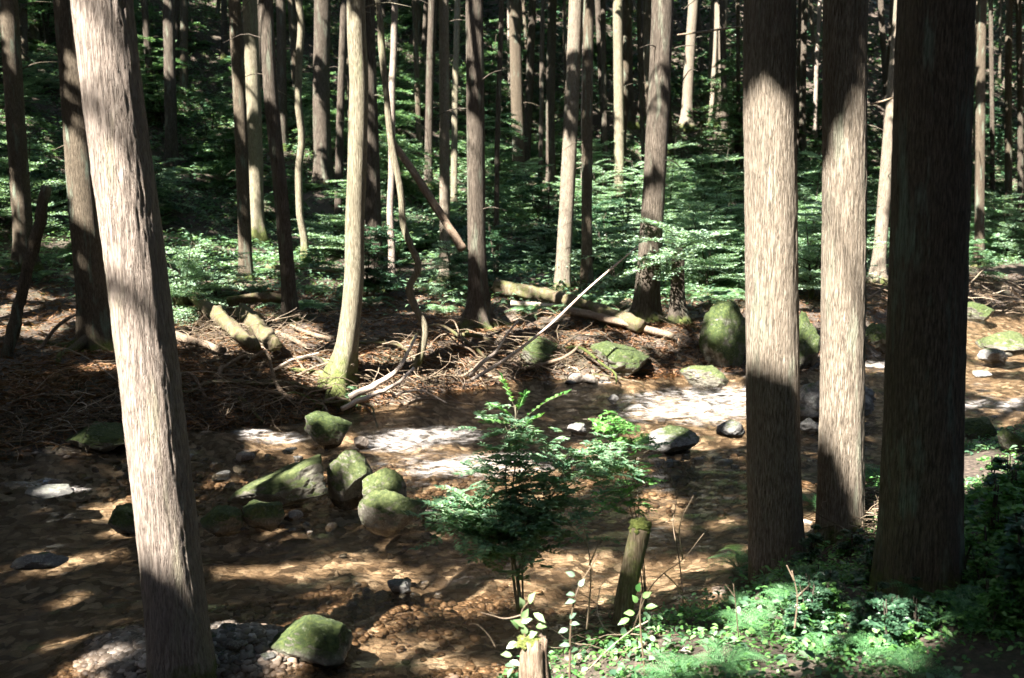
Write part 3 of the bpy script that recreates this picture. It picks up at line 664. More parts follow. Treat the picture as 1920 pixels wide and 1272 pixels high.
def canopy():
    A = np.array([t['top'][:2] for t in TREES if t['crown']]); TT = [t for t in TREES if t['crown']]
    bz = np.array([t['B'][2] for t in TT])
    sets = []
    for (x0, x1, y0, y1, n, L, W) in ((-22, 17, -13, 20, 290000, .26, .16), (-30, -22, -20, 22, 15000, .75, .42), (17, 30, -20, 22, 22000, .75, .42), (-22, 17, -26, -13, 22000, .75, .42), (-40, 56, 20, 86, 155000, .75, .42)):
        x = rng.uniform(x0, x1, n); y = rng.uniform(y0, y1, n)
        idx = np.empty(n, int)
        for k in range(0, n, 20000):
            q = (x[k:k+20000, None]-A[None, :, 0])**2 + (y[k:k+20000, None]-A[None, :, 1])**2
            idx[k:k+20000] = q.argmin(1)
        dist = np.hypot(x-A[idx, 0], y-A[idx, 1])
        zb = bz[idx]
        z = zb + 10.2 + rng.random(n)*2.6 + np.maximum(0, 1.8-dist)*rng.random(n)*1.3
        P = np.stack([x, y, z], 1); th = rng.random(n)*6.283
        x = x+np.cos(th)*L*.5; y = y+np.sin(th)*L*.5
        keep = np.ones(n, bool)
        # random gaps seen along the sun
        t = z/SUN[2]; gx = x-SUN[0]*t; gy = y-SUN[1]*t
        t2 = (z-H(gx, gy))/SUN[2]; gx = x-SUN[0]*t2; gy = y-SUN[1]*t2
        fq = np.where(gy > 22, .62, 1.0); nz = fbm(gx*fq, gy*fq, o=3, seed=77)
        thr = np.where(gy > 17.5, .42, 5.0)
        thr = np.where((gy > 22), .10, thr); thr = np.where(gy > 42, .75, thr)
        thr = np.where(gx < -.2*gy-2, thr+.30, thr); thr = np.where((gx < -.12*gy-1) & (gy > 27), thr+.4, thr)
        keep &= ~(nz > thr)
        jit = 1+.28*fbm(gx*3.1, gy*3.1, o=2, seed=78)
        for (cx, cyy, cz, rx, ry) in LIT:  # leaves left out of the canopy so sun reaches each chosen patch
            tt = (z-cz)/SUN[2]
            ex = (x-SUN[0]*tt-cx)/(rx+.12); ey = (y-SUN[1]*tt-cyy)/(ry+.12)
            keep &= (ex*ex+ey*ey) > jit**2
        gd = np.zeros(n, bool)
        for (cx, cyy, cz, rr_) in GUARD:
            tt = (z-cz)/SUN[2]; gd |= np.hypot(x-SUN[0]*tt-cx, y-SUN[1]*tt-cyy) < rr_
        keep |= gd
        keep &= dist < 13
        sets.append((P[keep], idx[keep], L, W, th[keep]))
    # extra leaves added along the sun's path to keep chosen places shaded
    gq = np.array(GUARD); gi = rng.integers(0, len(gq), 16000); zz = rng.uniform(10.6, 13.2, 16000); t = (zz-gq[gi, 2])/SUN[2]
    rr = gq[gi, 3]*np.sqrt(rng.random(16000))*.85; aa = rng.random(16000)*6.283
    ex = np.stack([gq[gi, 0]+SUN[0]*t+rr*np.cos(aa), gq[gi, 1]+SUN[1]*t+rr*np.sin(aa), zz], 1)
    ei = np.array([((A-p[:2])**2).sum(1).argmin() for p in ex]); sets.append((ex, ei, .24, .15, rng.random(16000)*6.283))
    for ti, T in enumerate(TT):
        mb = MB(); cnt = 0
        for (P, idx, L, W, th_) in sets:
            q = P[idx == ti]; n = len(q); cnt += n; th = th_[idx == ti]
            if n == 0: continue
            D = np.stack([np.cos(th), np.sin(th), rng.uniform(-.25, .2, n)], 1)
            U = np.stack([rng.normal(0, .45, n), rng.normal(0, .45, n), np.ones(n)], 1)
            add_leaves(mb, q, D, U, L*rng.uniform(.7, 1.3, n), W*rng.uniform(.7, 1.3, n))
        if cnt < 10: continue
        mb.build('crown', M['canopy'], T['E'])
        mb = MB(); zt = T['top']
        q = np.concatenate([P[idx == ti] for (P, idx, L, W, th_) in sets])
        for k in range(7):
            e = q[random.randrange(len(q))]; s = np.array([zt[0], zt[1], max(T['B'][2]+8.5, min(zt[2]-.2, e[2]-.8))])
            add_tube(mb, smooth_path([s, (s+e)/2+np.array([0, 0, .25]), e], 7), np.linspace(max(.02, T['r']*.25), .01, 7), 5)
        mb.build('limb', M['bark_far'], T['E'], True)
canopy()

# ------------------------------------------------------------------ rocks
def ico(sub):
    import bmesh
    bm = bmesh.new(); bmesh.ops.create_icosphere(bm, subdivisions=sub, radius=1)
    V = np.array([v.co for v in bm.verts]); F = np.array([[v.index for v in f.verts] for f in bm.faces]); bm.free(); return V, F
ICO5 = ico(6); ICO3 = ico(4); ICO1 = ico(2)
def rock_shape(dims, seed, base=ICO5, ang=.6, tilt=(0, 0, 0), ncut=9):
    r_ = np.random.default_rng(seed); V, F = base
    N = r_.normal(size=(ncut, 3)); N /= np.linalg.norm(N, axis=1)[:, None]; dd = r_.uniform(.72, 1.0, ncut)
    dots = V@N.T
    rr = np.min(np.where(dots > .05, dd[None]/np.maximum(dots, .05), 9), axis=1)
    rr = np.minimum(rr, 1.3); ang = min(1., max(ang, .45)+.3)
    # soften the edges
    rad = (1-ang) + ang*rr
    s = float(seed % 97)
    rad = rad*(1+.10*fbm(V[:, 0]*1.6+s, V[:, 1]*1.6, V[:, 2]*1.6, 3, seed) + .035*fbm(V[:, 0]*6+s, V[:, 1]*6, V[:, 2]*6, 4, seed) + .011*fbm(V[:, 0]*24+s, V[:, 1]*24, V[:, 2]*24, 2, seed+5))
    P = V*rad[:, None]
    P = P/np.array([np.ptp(P[:, k])/2 for k in range(3)])*np.array(dims)/2
    from mathutils import Euler
    R = np.array(Euler(tuple(math.radians(a) for a in tilt)).to_matrix())
    return P@R.T, F
def rock(label, px, pyb, wpx, hpx, seed, m='rock_mossy', tilt=(0, 0, 0), ang=.6, deep=.9, name='boulder', group=None, sink=.25, dep=None, ncut=9):
    """px: picture column of the middle, pyb: picture row of the waterline, size in picture pixels"""
    B = ground_at(px, pyb) if dep is None else at_y(px, pyb, dep)
    B = B.copy(); B[2] = max(B[2], 0); W = pxm(B, wpx); Hh = pxm(B, hpx)
    view = math.atan2(3-B[2], B[1]); D = W*deep
    # apparent height = H cos + part of depth
    Hr = max(Hh/math.cos(view) - .38*D*math.sin(view), Hh*.45)
    P, F = rock_shape((W, D, Hr*(1+sink)*1.0), seed, ang=ang, tilt=tilt, ncut=ncut)
    P[:, 2] += -P[:, 2].min() - Hr*sink
    P[:, 1] += D*.42
    mb = MB(); mb.add(P+B, F)
    o = mb.build(name, M[m], None, True, loc=B)
    return tag(o, label, 'boulder' if name == 'boulder' else 'stone', group)
rock('dark mossy boulder standing alone beside the small white riffle', 606, 838, 92, 66, 1, 'rock_mossy')
rock('tall wedge-shaped mossy boulder at the centre of the midstream row', 648, 942, 92, 98, 2, 'rock_half', tilt=(0, -12, 20), ang=.8)
rock('long mossy slab leaning up to the right in the midstream row', 530, 964, 196, 80, 3, 'rock_half', tilt=(10, -20, 8), ang=.7, deep=.55)
rock('small round mossy stone in front of the long leaning slab', 486, 992, 78, 50, 4, 'rock_mossy', ang=.3)
rock('sunlit sloping boulder right behind the tall wedge-shaped one', 712, 958, 92, 84, 5, 'rock_half', tilt=(12, 22, 0), ang=.85, deep=.8)
rock('angular grey-green boulder at the right end of the midstream row', 733, 998, 136, 78, 6, 'rock_half', tilt=(6, -10, -12), ang=.95, deep=.7, ncut=7)
rock('dark mossy lump right beside the big leaning trunk', 408, 1004, 78, 52, 7, 'rock_mossy', ang=.4)
rock('dark mossy boulder peeking out left of the big leaning trunk', 228, 1006, 84, 56, 8, 'rock_mossy', ang=.4)
rock('large mossy boulder in the near water beside the pebble bar', 578, 1254, 160, 88, 45, 'rock_mossy', tilt=(4, 12, 10), ang=.85, deep=.8)
rock('flat grey slab lying in the dark water at the left', 62, 1070, 112, 30, 10, 'rock_grey', tilt=(0, -8, 5), ang=.4, deep=.45)
rock('round moss-topped boulder lit by the sun below the fallen logs', 1164, 706, 118, 66, 11, 'rock_mossy', ang=.25, deep=.95)
rock('bright sunlit pointed stone at the edge of the white riffle', 1325, 728, 90, 44, 12, 'rock_half', ang=.7)
rock('tall square mossy block behind the leftmost right-bank trunk', 1366, 690, 92, 128, 13, 'rock_mossy', ang=.85, deep=.8, ncut=6)
rock('mossy pointed rock showing between the two slimmer right-bank trunks', 1508, 694, 66, 112, 14, 'rock_mossy', ang=.8)
rock('dark grey domed boulder behind the slim middle trunk', 1582, 788, 172, 88, 15, 'rock_grey', ang=.3)
rock('broad mossy sunlit boulder upstream at the right edge', 1900, 668, 100, 46, 16, 'rock_half', ang=.5)
rock('small mossy boulder on the upstream bank by the thickest trunk', 1842, 600, 62, 34, 17, 'rock_mossy', dep=None)
rock('low dark green mossy stone right of the thickest trunk', 1846, 824, 78, 40, 18, 'rock_mossy', ang=.3)
rock('pale grey stone with moss behind the leafy shrub', 1268, 852, 104, 48, 19, 'rock_grey', ang=.7)
rock('small white sunlit stone just right of the leafy shrub', 1086, 816, 38, 24, 20, 'rock_grey', ang=.8)
rock('tiny pale stone in the upper shallow water', 1151, 756, 22, 16, 21, 'rock_grey')
rock('rounded grey stone beside the leftmost right-bank trunk', 1372, 822, 54, 34, 22, 'rock_grey', ang=.3)
rock('dark mossy rock between the middle trunk and the thickest one', 1648, 662, 60, 56, 23, 'rock_mossy')
rock('low dark mossy boulder under the bank at the left', 168, 850, 132, 54, 24, 'rock_mossy', ang=.3)
rock('moss-covered mound under the thin roots of the far bank', 1012, 694, 84, 62, 25, 'rock_mossy', ang=.3)
rock('dark wet rock in the small left riffle', 78, 936, 92, 18, 26, 'rock_grey', ang=.5)
rock('grey stone upstream beside the broad sunlit boulder', 1866, 680, 50, 26, 27, 'rock_grey')
rock('pale flat stone under the broad sunlit boulder', 1845, 708, 34, 14, 28, 'rock_grey')
rock('dark green stone at the foot of the near undergrowth on the right', 1905, 850, 50, 44, 29, 'rock_mossy')
rock('dull grey stone between cobbles in front of the pebble spit', 748, 1116, 46, 26, 30, 'rock_grey')
rock('grey stone left of the slim middle trunk in dark water', 1518, 812, 40, 30, 31, 'rock_grey')
rock('dim rock in the shade left of the sunlit mossy slope', 1690, 560, 40, 34, 32, 'rock_mossy')
rock('pinkish stone at the tip of the angular grey-green boulder', 806, 978, 34, 20, 33, 'cobble', name='cobble')
rock('pale round stone beside the dark mossy boulder', 675, 842, 28, 24, 34, 'cobble', name='cobble')
rock('flat stone on top of the pebble bar right of the leaning trunk', 470, 1262, 66, 20, 35, 'cobble', name='cobble')
rock('stone in the water left of the small round mossy stone', 550, 975, 30, 16, 36, 'cobble', name='cobble')
rock('submerged stone in the shadowed water above the mossy slab', 455, 868, 38, 18, 37, 'cobble', name='cobble')
# cobbles
CS = [rock_shape((1, rng.uniform(.65, .95), rng.uniform(.45, .7)), 200+k, ICO3, ang=.35) for k in range(6)]
CM = []
for k, (P, F) in enumerate(CS):
    me = new_mesh('cobble', P, [F], True); me.materials.append(M['cobble' if k % 3 else 'rock_grey']); CM.append(me)
zones = [(720, 1105, 120, 26, 34, 'small cobble in the spit of stones behind the large near boulder'), (480, 860, 170, 30, 36, 'small wet cobble among the shallows above the midstream row'), (1270, 860, 150, 26, 40, 'small cobble in the stony shallows beside the pale grey stone'),
         (440, 1215, 120, 40, 34, 'rounded cobble lying on the pebble bar'), (1850, 800, 60, 30, 16, 'cobble at the upstream water edge right of the thickest trunk'), (1100, 715, 70, 8, 16, 'small cobble at the foot of the far bank'), (600, 985, 140, 14, 14, 'small stone by the midstream row of boulders'), (1460, 850, 40, 40, 8, 'small stone seen between the right-bank trunks')]
for (cx, cyy, rx, ry, n, lab) in zones:
    for k in range(n):
        px = cx+random.gauss(0, .5)*rx; py = cyy+random.gauss(0, .5)*ry
        P = ground_at(px, py); s = pxm(P, random.choice([10, 13, 16, 20, 26, 34])); zg = gz(P[0], P[1]); zg = max(zg, -s*.32 if random.random() < .6 else zg)
        o = bpy.data.objects.new('cobble', random.choice(CM)); COL.objects.link(o)
        o.location = (P[0], P[1], zg+s*.14); o.scale = (s, s*random.uniform(.8, 1.2), s*random.uniform(.8, 1.1)); o.rotation_euler = (random.uniform(-.3, .3), random.uniform(-.3, .3), random.uniform(0, 6.3))
        tag(o, lab, 'cobble', lab.replace('small ', '').replace('rounded ', '')+' group')
# gravel
def gravel(name, cx, cyy, rx, ry, n, s0, s1, cond):
    V0, F0 = ICO1; mb = MB()
    Q = rng.normal(size=(n, 2))*np.array([rx, ry])*.6+np.array([cx, cyy]); hz = H(Q[:, 0], Q[:, 1])
    Q = Q[cond(hz)]; hz = H(Q[:, 0], Q[:, 1]); n = len(Q)
    S = rng.uniform(s0, s1, n)**1.0; an = rng.random(n)*6.28
    sc3 = np.stack([S, S*rng.uniform(.6, 1, n), S*rng.uniform(.4, .7, n)], 1)
    V = V0[None]*sc3[:, None, :]*(1+.12*rng.normal(size=(n, len(V0), 1)))
    c, s = np.cos(an)[:, None], np.sin(an)[:, None]
    Vx = V[:, :, 0]*c-V[:, :, 1]*s; Vy = V[:, :, 0]*s+V[:, :, 1]*c
    V = np.stack([Vx+Q[:, 0:1], Vy+Q[:, 1:2], V[:, :, 2]+(hz+S*.2)[:, None]], -1).reshape(-1, 3)
    F = (F0[None]+(np.arange(n)*len(V0))[:, None, None]).reshape(-1, 3)
    mb.add(V, F, np.repeat(rng.random(n), len(V0)))
    return mb.build(name, M['pebble'], None, True)
m, nt, b, out = mat('pebbles'); g = NT(nt); at = g.n('ShaderNodeAttribute', attribute_name='rnd')
g.l(g.mix(g.ramp(g.noise(g.coord(), 60, 3), [(.4, 0.), (.7, .4)]), g.ramp(at.outputs['Fac'], [(0., (.05, .04, .033)), (.4, (.13, .108, .09)), (.75, (.24, .21, .185)), (1., (.42, .38, .34))]), (.2, .15, .1)), b.inputs['Base Color']); b.inputs['Roughness'].default_value = .6
geo = g.n('ShaderNodeNewGeometry'); sp = g.n('ShaderNodeSeparateXYZ'); g.l(geo.outputs['Position'], sp.inputs[0])
lk = b.inputs['Base Color'].links[0].from_socket
g.l(g.mix(g.ramp(g.math('MULTIPLY', sp.outputs[2], 10.), [(.0, 0.), (.9, 1.)]), g.mix(1., lk, (.62, .49, .37), 'MULTIPLY'), lk), b.inputs['Base Color'])
M['pebble'] = m
o = gravel('gravel', BAR[0]-.1, BAR[1]+.1, 1.7, 1.0, 9000, .012, .045, lambda h: h > -.12); tag(o, 'bar of pale pebbles round the foot of the big leaning trunk', 'gravel', kind='stuff')
o = gravel('gravel', BAR2[0], BAR2[1], 1.2, .5, 1300, .012, .05, lambda h: h > -.3); tag(o, 'spit of small stones in the shadowed near water', 'gravel', kind='stuff')
o = gravel('gravel', BAR3[0]+.3, BAR3[1]+.2, 1.6, 1.0, 1300, .02, .06, lambda h: h > -.3); tag(o, 'small stones in the shallows near the pale grey stone', 'gravel', kind='stuff')
o = gravel('gravel', BAR4[0], BAR4[1], 2.2, .9, 1500, .02, .06, lambda h: h > -.3); tag(o, 'small stones in the shallows behind the midstream boulders', 'gravel', kind='stuff')

# ------------------------------------------------------------------ fallen wood
def log_(label, pts, wpx, m='dead', lift=0.0, name='fallen_log', taper=.7, dys=None, cat='log', group=None, wob=.0):
    P = []
    for k, (px, py) in enumerate(pts):
        G = ground_at(px, py+wpx*.45)
        if dys: G = at_y(px, py, dys[k]); P.append(G); continue
        P.append(np.array([G[0], G[1], G[2]+pxm(G, wpx)*.35+lift]))
    P = smooth_path(P, 28); r = pxm(P[0], wpx)/2
    if wob: P = P + wob*r*np.stack([vnoise(np.arange(28)*.5, np.full(28, 3.3+px)), vnoise(np.arange(28)*.5, np.full(28, 8.1+py)), vnoise(np.arange(28)*.5, np.full(28, 1.7+px))], 1)
    mb = MB(); add_tube(mb, P, np.linspace(r, r*taper, 28), 18 if wpx > 10 else 10, ridges=.30, seed=int(px))
    o = mb.build(name, M[m], None, True, loc=P[0])
    return tag(o, label, cat, group)
y1 = ground_at(1010, 585)[1]; y2 = ground_at(1230, 640)[1]
log_('long fallen mossy log slanting down to the stout brown cedar', [(930, 548), (1010, 562), (1100, 588), (1200, 624)], 24, 'dead_mossy', lift=.16, taper=.85)
log_('short cut pole end lying under the long mossy log', [(958, 577), (1052, 583)], 9, 'pale_stick', lift=.1)
log_('lower fallen log pointing at the round moss-topped boulder', [(1065, 594), (1150, 614), (1262, 644)], 15, 'dead', lift=.14)
log_('broken pole lying behind the long mossy log', [(905, 548), (960, 556), (1000, 552)], 8, 'dead', lift=.12)
log_('green mossy log behind the pale footed trunk', [(1090, 548), (1130, 537), (1180, 534)], 10, 'dead_mossy', lift=.12)
log_('long straight bleached stick rising to the right across the logs', [(885, 712), (950, 672), (1025, 615), (1110, 535), (1196, 462)], 6.5, 'pale_stick', dys=[15.2, 15.5, 15.7, 16.0, 16.3], name='bleached_stick', taper=.45, cat='branch')
log_('crooked grey branch leaning beside the long bleached stick', [(880, 705), (905, 680), (930, 660), (950, 628), (972, 602)], 7, 'pale_stick', dys=[15.3, 15.3, 15.4, 15.5, 15.6], name='fallen_branch', taper=.6, cat='branch')
log_('brown fallen pole with a broken orange end propped across the trunks', [(733, 262), (790, 345), (840, 424), (868, 468)], 12, 'dead', dys=[19, 18.6, 18.2, 18], taper=1.15, cat='pole', name='fallen_pole')
log_('leaning dead pole with a snapped top at the left edge', [(4, 700), (30, 590), (60, 470), (86, 352)], 24, 'bark_dark', dys=[14.5, 14.6, 14.7, 14.8], name='dead_pole', cat='pole', taper=.7, wob=.3)
LG = 'mossy logs piled on the far bank'
log_('mossy log at the left end of the pile, sloping right beside the big leaning trunk', [(335, 588), (365, 578), (416, 624)], 27, 'dead_mossy', lift=.22, group=LG, name='mossy_log')
log_('stubby mossy log in the middle of the pile, cut end towards the stream', [(408, 608), (440, 640), (480, 670)], 28, 'dead_mossy', lift=.2, group=LG, name='mossy_log')
log_('thick greenest mossy log at the right of the pile', [(458, 606), (488, 638), (516, 672)], 32, 'dead_mossy', lift=.22, group=LG, name='mossy_log')
log_('horizontal mossy log across the back of the pile', [(430, 592), (490, 584), (540, 588)], 20, 'dead_mossy', lift=.28, group=LG, name='mossy_log')
log_('pale half buried log lying at the foot of the pile, left side', [(330, 640), (370, 652), (420, 668)], 17, 'dead', lift=.1, group=LG, name='mossy_log')
log_('upper dark log behind the pile near the straight dark trunk', [(500, 508), (560, 512), (640, 516)], 8, 'dead_mossy', lift=.1, name='mossy_log')
log_('brown split log between the pile and the leaning mossy tree', [(546, 616), (580, 630), (622, 640)], 9, 'dead', lift=.05)
log_('short brown log below the split one', [(520, 628), (548, 640), (575, 655)], 10, 'dead', lift=.05)
log_('pale peeled branch lying towards the foot of the mossy leaning tree', [(510, 702), (550, 680), (598, 668)], 6, 'pale_stick', lift=.05, name='fallen_branch', cat='branch')
log_('thick bleached driftwood arm rising beside the snaking tree', [(655, 748), (700, 724), (745, 695), (765, 660), (780, 628)], 12, 'pale_stick', dys=[13.7, 13.9, 14.2, 14.4, 14.6], name='driftwood', cat='driftwood', taper=.45, wob=.4)
log_('long bleached driftwood root lying along the water edge', [(640, 766), (690, 745), (740, 722), (775, 690)], 10, 'pale_stick', dys=[13.5, 13.7, 14.0, 14.3], name='driftwood', cat='driftwood', taper=.6, wob=.4)
log_('thin curved driftwood root reaching over the water', [(735, 742), (775, 732), (800, 736), (838, 756)], 5, 'pale_stick', dys=[14, 14, 14, 13.9], name='driftwood', cat='driftwood', taper=.4)
log_('arched mossy root bridging the far bank', [(832, 645), (860, 630), (895, 630), (926, 644)], 9, 'dead_mossy', dys=[16.4, 16.5, 16.5, 16.4], name='arched_root', cat='root')
log_('mossy root trailing along the waterline at the left of the leaning tree', [(340, 730), (430, 722), (530, 726), (640, 738)], 9, 'dead_mossy', lift=.05, name='arched_root', cat='root', wob=1.)
log_('dark slanting stick crossing behind the dark left trunk', [(72, 660), (110, 610), (160, 580), (205, 552)], 7, 'dead', dys=[15, 15.2, 15.4, 15.6], name='fallen_branch', cat='branch')
log_('thin stick leaning right of the middle right-bank trunk', [(1628, 560), (1650, 545), (1690, 520)], 5, 'dead', dys=[16, 16.2, 16.4], name='fallen_branch', cat='branch')
log_('dry orange branch high between the pinkish trunk and the leftmost big one', [(1270, 66), (1330, 58), (1400, 48)], 4, 'dead', dys=[22, 22, 22], name='dry_branch', cat='branch')
log_('dry lit branch stub left of the thickest trunk', [(1632, 196), (1655, 190), (1680, 182)], 4, 'dead', dys=[15, 15, 15], name='dry_branch', cat='branch')
LIT.append
# the near stub post
def stub():
    Y0 = 5.75; B = at_y(1162, 1172, Y0); B[2] = gz(B[0], B[1]); Tp = at_y(1200, 990, Y0+.05); r = pxm(B, 40)/2
    E = empty('broken_post', B, 'leaning broken stub of dead trunk with a moss cap, standing at the near water edge', 'tree stub')
    P = smooth_path([B-(Tp-B)*.12, B, (B+Tp)/2+np.array([-.01, 0, 0]), Tp], 60)
    mb = MB(); V, F, T = tube(P, np.interp(np.linspace(0, 1, 60), [0, .5, 1], [r*.85, r*.9, r*.98]), 48, ridges=.10, seed=8); n0 = mb.n
    V[-1] = V[-1]+np.array([0, 0, -.02]); mb.add(V, F); mb.F[3].append(T); mb.build('trunk', M['dead_mossy'], E, True)
    V0, F0 = ICO3; S = V0*np.array([r*1.04, r*1.04, .05]); S = S*(1+.25*fbm(V0[:, 0]*5, V0[:, 1]*5, V0[:, 2]*5, 3, 9))[:, None]
    mb = MB(); mb.add(S+Tp+np.array([0, 0, .005]), F0); mb.build('moss_cap', M['moss'], E, True)
m, nt, b, out = mat('moss'); g = NT(nt); co = g.coord()
g.l(g.ramp(g.noise(co, 40, 4, .7), [(.3, (.04, .055, .01)), (.5, (.13, .16, .03)), (.75, (.28, .30, .09))]), b.inputs['Base Color']); b.inputs['Roughness'].default_value = .95
g.bump(g.noise(co, 150, 3), 1., .02, b); M['moss'] = m
stub()
# near cut stump at the bottom
def stump():
    Y0 = 4.55; B = at_y(1008, 1292, Y0); B[2] = max(gz(B[0], B[1]), .1); Tp = at_y(1000, 1208, Y0); r = pxm(B, 58)/2
    E = empty('rotten_stump', B, 'pale splintered rotten stump glowing in the sun at the bottom of the photo', 'stump')
    P = smooth_path([B-np.array([0, 0, .1]), B, Tp], 30); V, F, T = tube(P, np.linspace(r*1.1, r*.8, 30), 40, ridges=.25, seed=4)
    V[29*40:30*40, 2] += .05*rng.random(40); mb = MB(); mb.add(V, F); mb.F[3].append(T); mb.build('trunk', M['dead'], E, True)
    V0, F0 = ICO3; S = V0*np.array([r*.8, r*.8, .03])*(1+.25*fbm(V0[:, 0]*5, V0[:, 1]*5, V0[:, 2]*5, 3, 9))[:, None]
    mb = MB(); mb.add(S+Tp+np.array([-.02, 0, .01]), F0); mb.build('moss_cap', M['moss'], E, True)
stump()

random.seed(77)
for k in range(26):
    px = random.uniform(330, 1060); e = np.interp(px, [0, 340, 700, 830, 1000, 1100], [850, 800, 762, 736, 706, 712]); py = e-random.uniform(4, 75)
    G = ground_at(px, py); L = random.uniform(.7, 2.0); an = random.gauss(0, .5)+(math.pi if random.random() < .5 else 0); cv = random.uniform(-1.6, 1.6); arc = random.uniform(.06, .32); P = []
    for t in np.linspace(0, 1, 10):
        q = (P[-1][:2] if P else G[:2])+np.array([math.cos(an+cv*t+.5*math.sin(7*t+k)), math.sin(an+cv*t+.5*math.sin(7*t+k))])*L/10
        P.append(np.array([q[0], q[1], max(gz(q[0], q[1]), -.02)+arc*math.sin(math.pi*t)+.03*math.sin(11*t+k)]))
    mb = MB(); r = random.uniform(.014, .038); add_tube(mb, smooth_path(P, 26), np.linspace(r, r*.4, 26), 9, ridges=.25, seed=k)
    o = mb.build('arched_root', M[random.choice(['dead', 'dead_mossy', 'bark_far', 'dead'])], None, True, loc=P[0]); tag(o, 'bare crooked root looping over the far bank between the log pile and the round boulder', 'root', 'crooked roots looping over the far bank')
# brushwood: the tangle of twigs and roots on the far bank
def twigs(name, label, zone, n, L0, L1, r0, r1, m, hmax=.12, curl=.5, seed=0, down=0.0):
    rr = random.Random(seed); mb = MB()
    for k in range(n):
        px, py = zone(rr); G = ground_at(px, py)
        if G[1] > 60: continue
        L = rr.uniform(L0, L1); an = rr.gauss(0, .7)+(math.pi if rr.random() < .5 else 0); c = rr.uniform(-1, 1)*curl; el = rr.uniform(-.05, .35)
        p = G+np.array([0, 0, rr.uniform(0, hmax)]); P = [p]; ns = 6
        for s in range(ns):
            an += c*2/ns+rr.gauss(0, .18); el += rr.gauss(-.07-down, .2)
            q = P[-1]+np.array([math.cos(an)*math.cos(el), math.sin(an)*math.cos(el), math.sin(el)])*L/ns
            P.append(q)
        P = np.array(P); hz = H(P[:, 0], P[:, 1]); P[:, 2] = np.maximum(P[:, 2], np.maximum(hz, -.02)+.006)
        r = rr.uniform(r0, r1)
        add_tube(mb, P, np.linspace(r, r*.35, ns+1), 5, a=rr.random())
    o = mb.build(name, M[m], None, True); return tag(o, label, 'twigs', kind='stuff')
m, nt, b, out = mat('twig'); g = NT(nt); at = g.n('ShaderNodeAttribute', attribute_name='rnd')
g.l(g.mix(g.ramp(g.noise(g.coord(), 30, 3), [(.4, 0.), (.7, .6)]), g.ramp(at.outputs['Fac'], [(0., (.035, .024, .016)), (.5, (.10, .066, .045)), (.8, (.24, .18, .13)), (1., (.44, .36, .28))]), (.10, .09, .035)), b.inputs['Base Color']); b.inputs['Roughness'].default_value = .8
M['twig'] = m
def zedge(rr):
    i = rr.random(); px = rr.uniform(-30, 1080); e = np.interp(px, [0, 340, 700, 830, 1000, 1100], [850, 800, 762, 736, 706, 712]); return px, e-abs(rr.gauss(0, 1))*45-2
def zbank(rr): px = rr.uniform(-20, 1500); return px, rr.uniform(540, np.interp(px, [0, 340, 700, 1000, 1300, 1500], [830, 790, 750, 700, 690, 680]))
def zright(rr): return rr.uniform(1640, 1930), rr.uniform(530, 590)
def zpile(rr): return rr.gauss(440, 80), rr.gauss(640, 32)
twigs('brushwood', 'tangle of curling roots and twigs overhanging the far water edge', zedge, 700, .35, 1.3, .003, .010, 'twig', .22, 1.3, 1, .06)
twigs('twig_litter', 'carpet of thin fallen twigs on the far bank', zbank, 2600, .15, .7, .0015, .006, 'twig', .05, 1.2, 2)
twigs('brushwood', 'heap of dry brown brushwood round the mossy log pile', zpile, 650, .2, .8, .002, .008, 'twig', .22, 1.2, 3)
twigs('brushwood', 'dim brushwood on the upstream bank at the right', zright, 260, .5, 1.8, .006, .02, 'twig', .3, .5, 4)
twigs('twig_litter', 'reddish twigs piled between the middle and the thickest right-bank trunks', lambda rr: (rr.gauss(1632, 22), rr.gauss(985, 25)), 240, .15, .6, .003, .007, 'twig', .2, .8, 5)
twigs('twig_litter', 'dead twigs lying round the leaning broken stub', lambda rr: (rr.gauss(1140, 45), rr.gauss(1195, 16)), 90, .15, .55, .002, .006, 'twig', .14, .6, 6)
# dry needle and frond litter as small faces
def litter(label, n, px0, px1, py0, py1, L):
    px = rng.uniform(px0, px1, n); py = rng.uniform(py0, py1, n); Q = []
    g0 = {}
    xs_ = np.zeros((n, 3))
    for k in range(n//40):
        P = ground_at(px[k], py[k]); xs_[k*40:(k+1)*40] = P + np.c_[rng.normal(0, .35, 40), rng.normal(0, .5, 40), np.zeros(40)]
    xs_ = xs_[:(n//40)*40]; d, f = sdist(xs_[:, 0], xs_[:, 1]); xs_ = xs_[d > .1]; n = len(xs_)
    xs_[:, 2] = H(xs_[:, 0], xs_[:, 1])+rng.uniform(.0, .03, n)
    th = rng.random(n)*6.28; mb = MB()
    add_leaves(mb, xs_, np.stack([np.cos(th), np.sin(th), rng.normal(0, .25, n)], 1), np.stack([rng.normal(0, .4, n), rng.normal(0, .4, n), np.ones(n)], 1), L*rng.uniform(.5, 1.5, n), L*.16)
    o = mb.build('leaf_litter', M['dry_leaf'], None); tag(o, label, 'leaf litter', kind='stuff')
litter('brown cedar fronds carpeting the far bank', 50000, -40, 1960, 530, 800, .13)

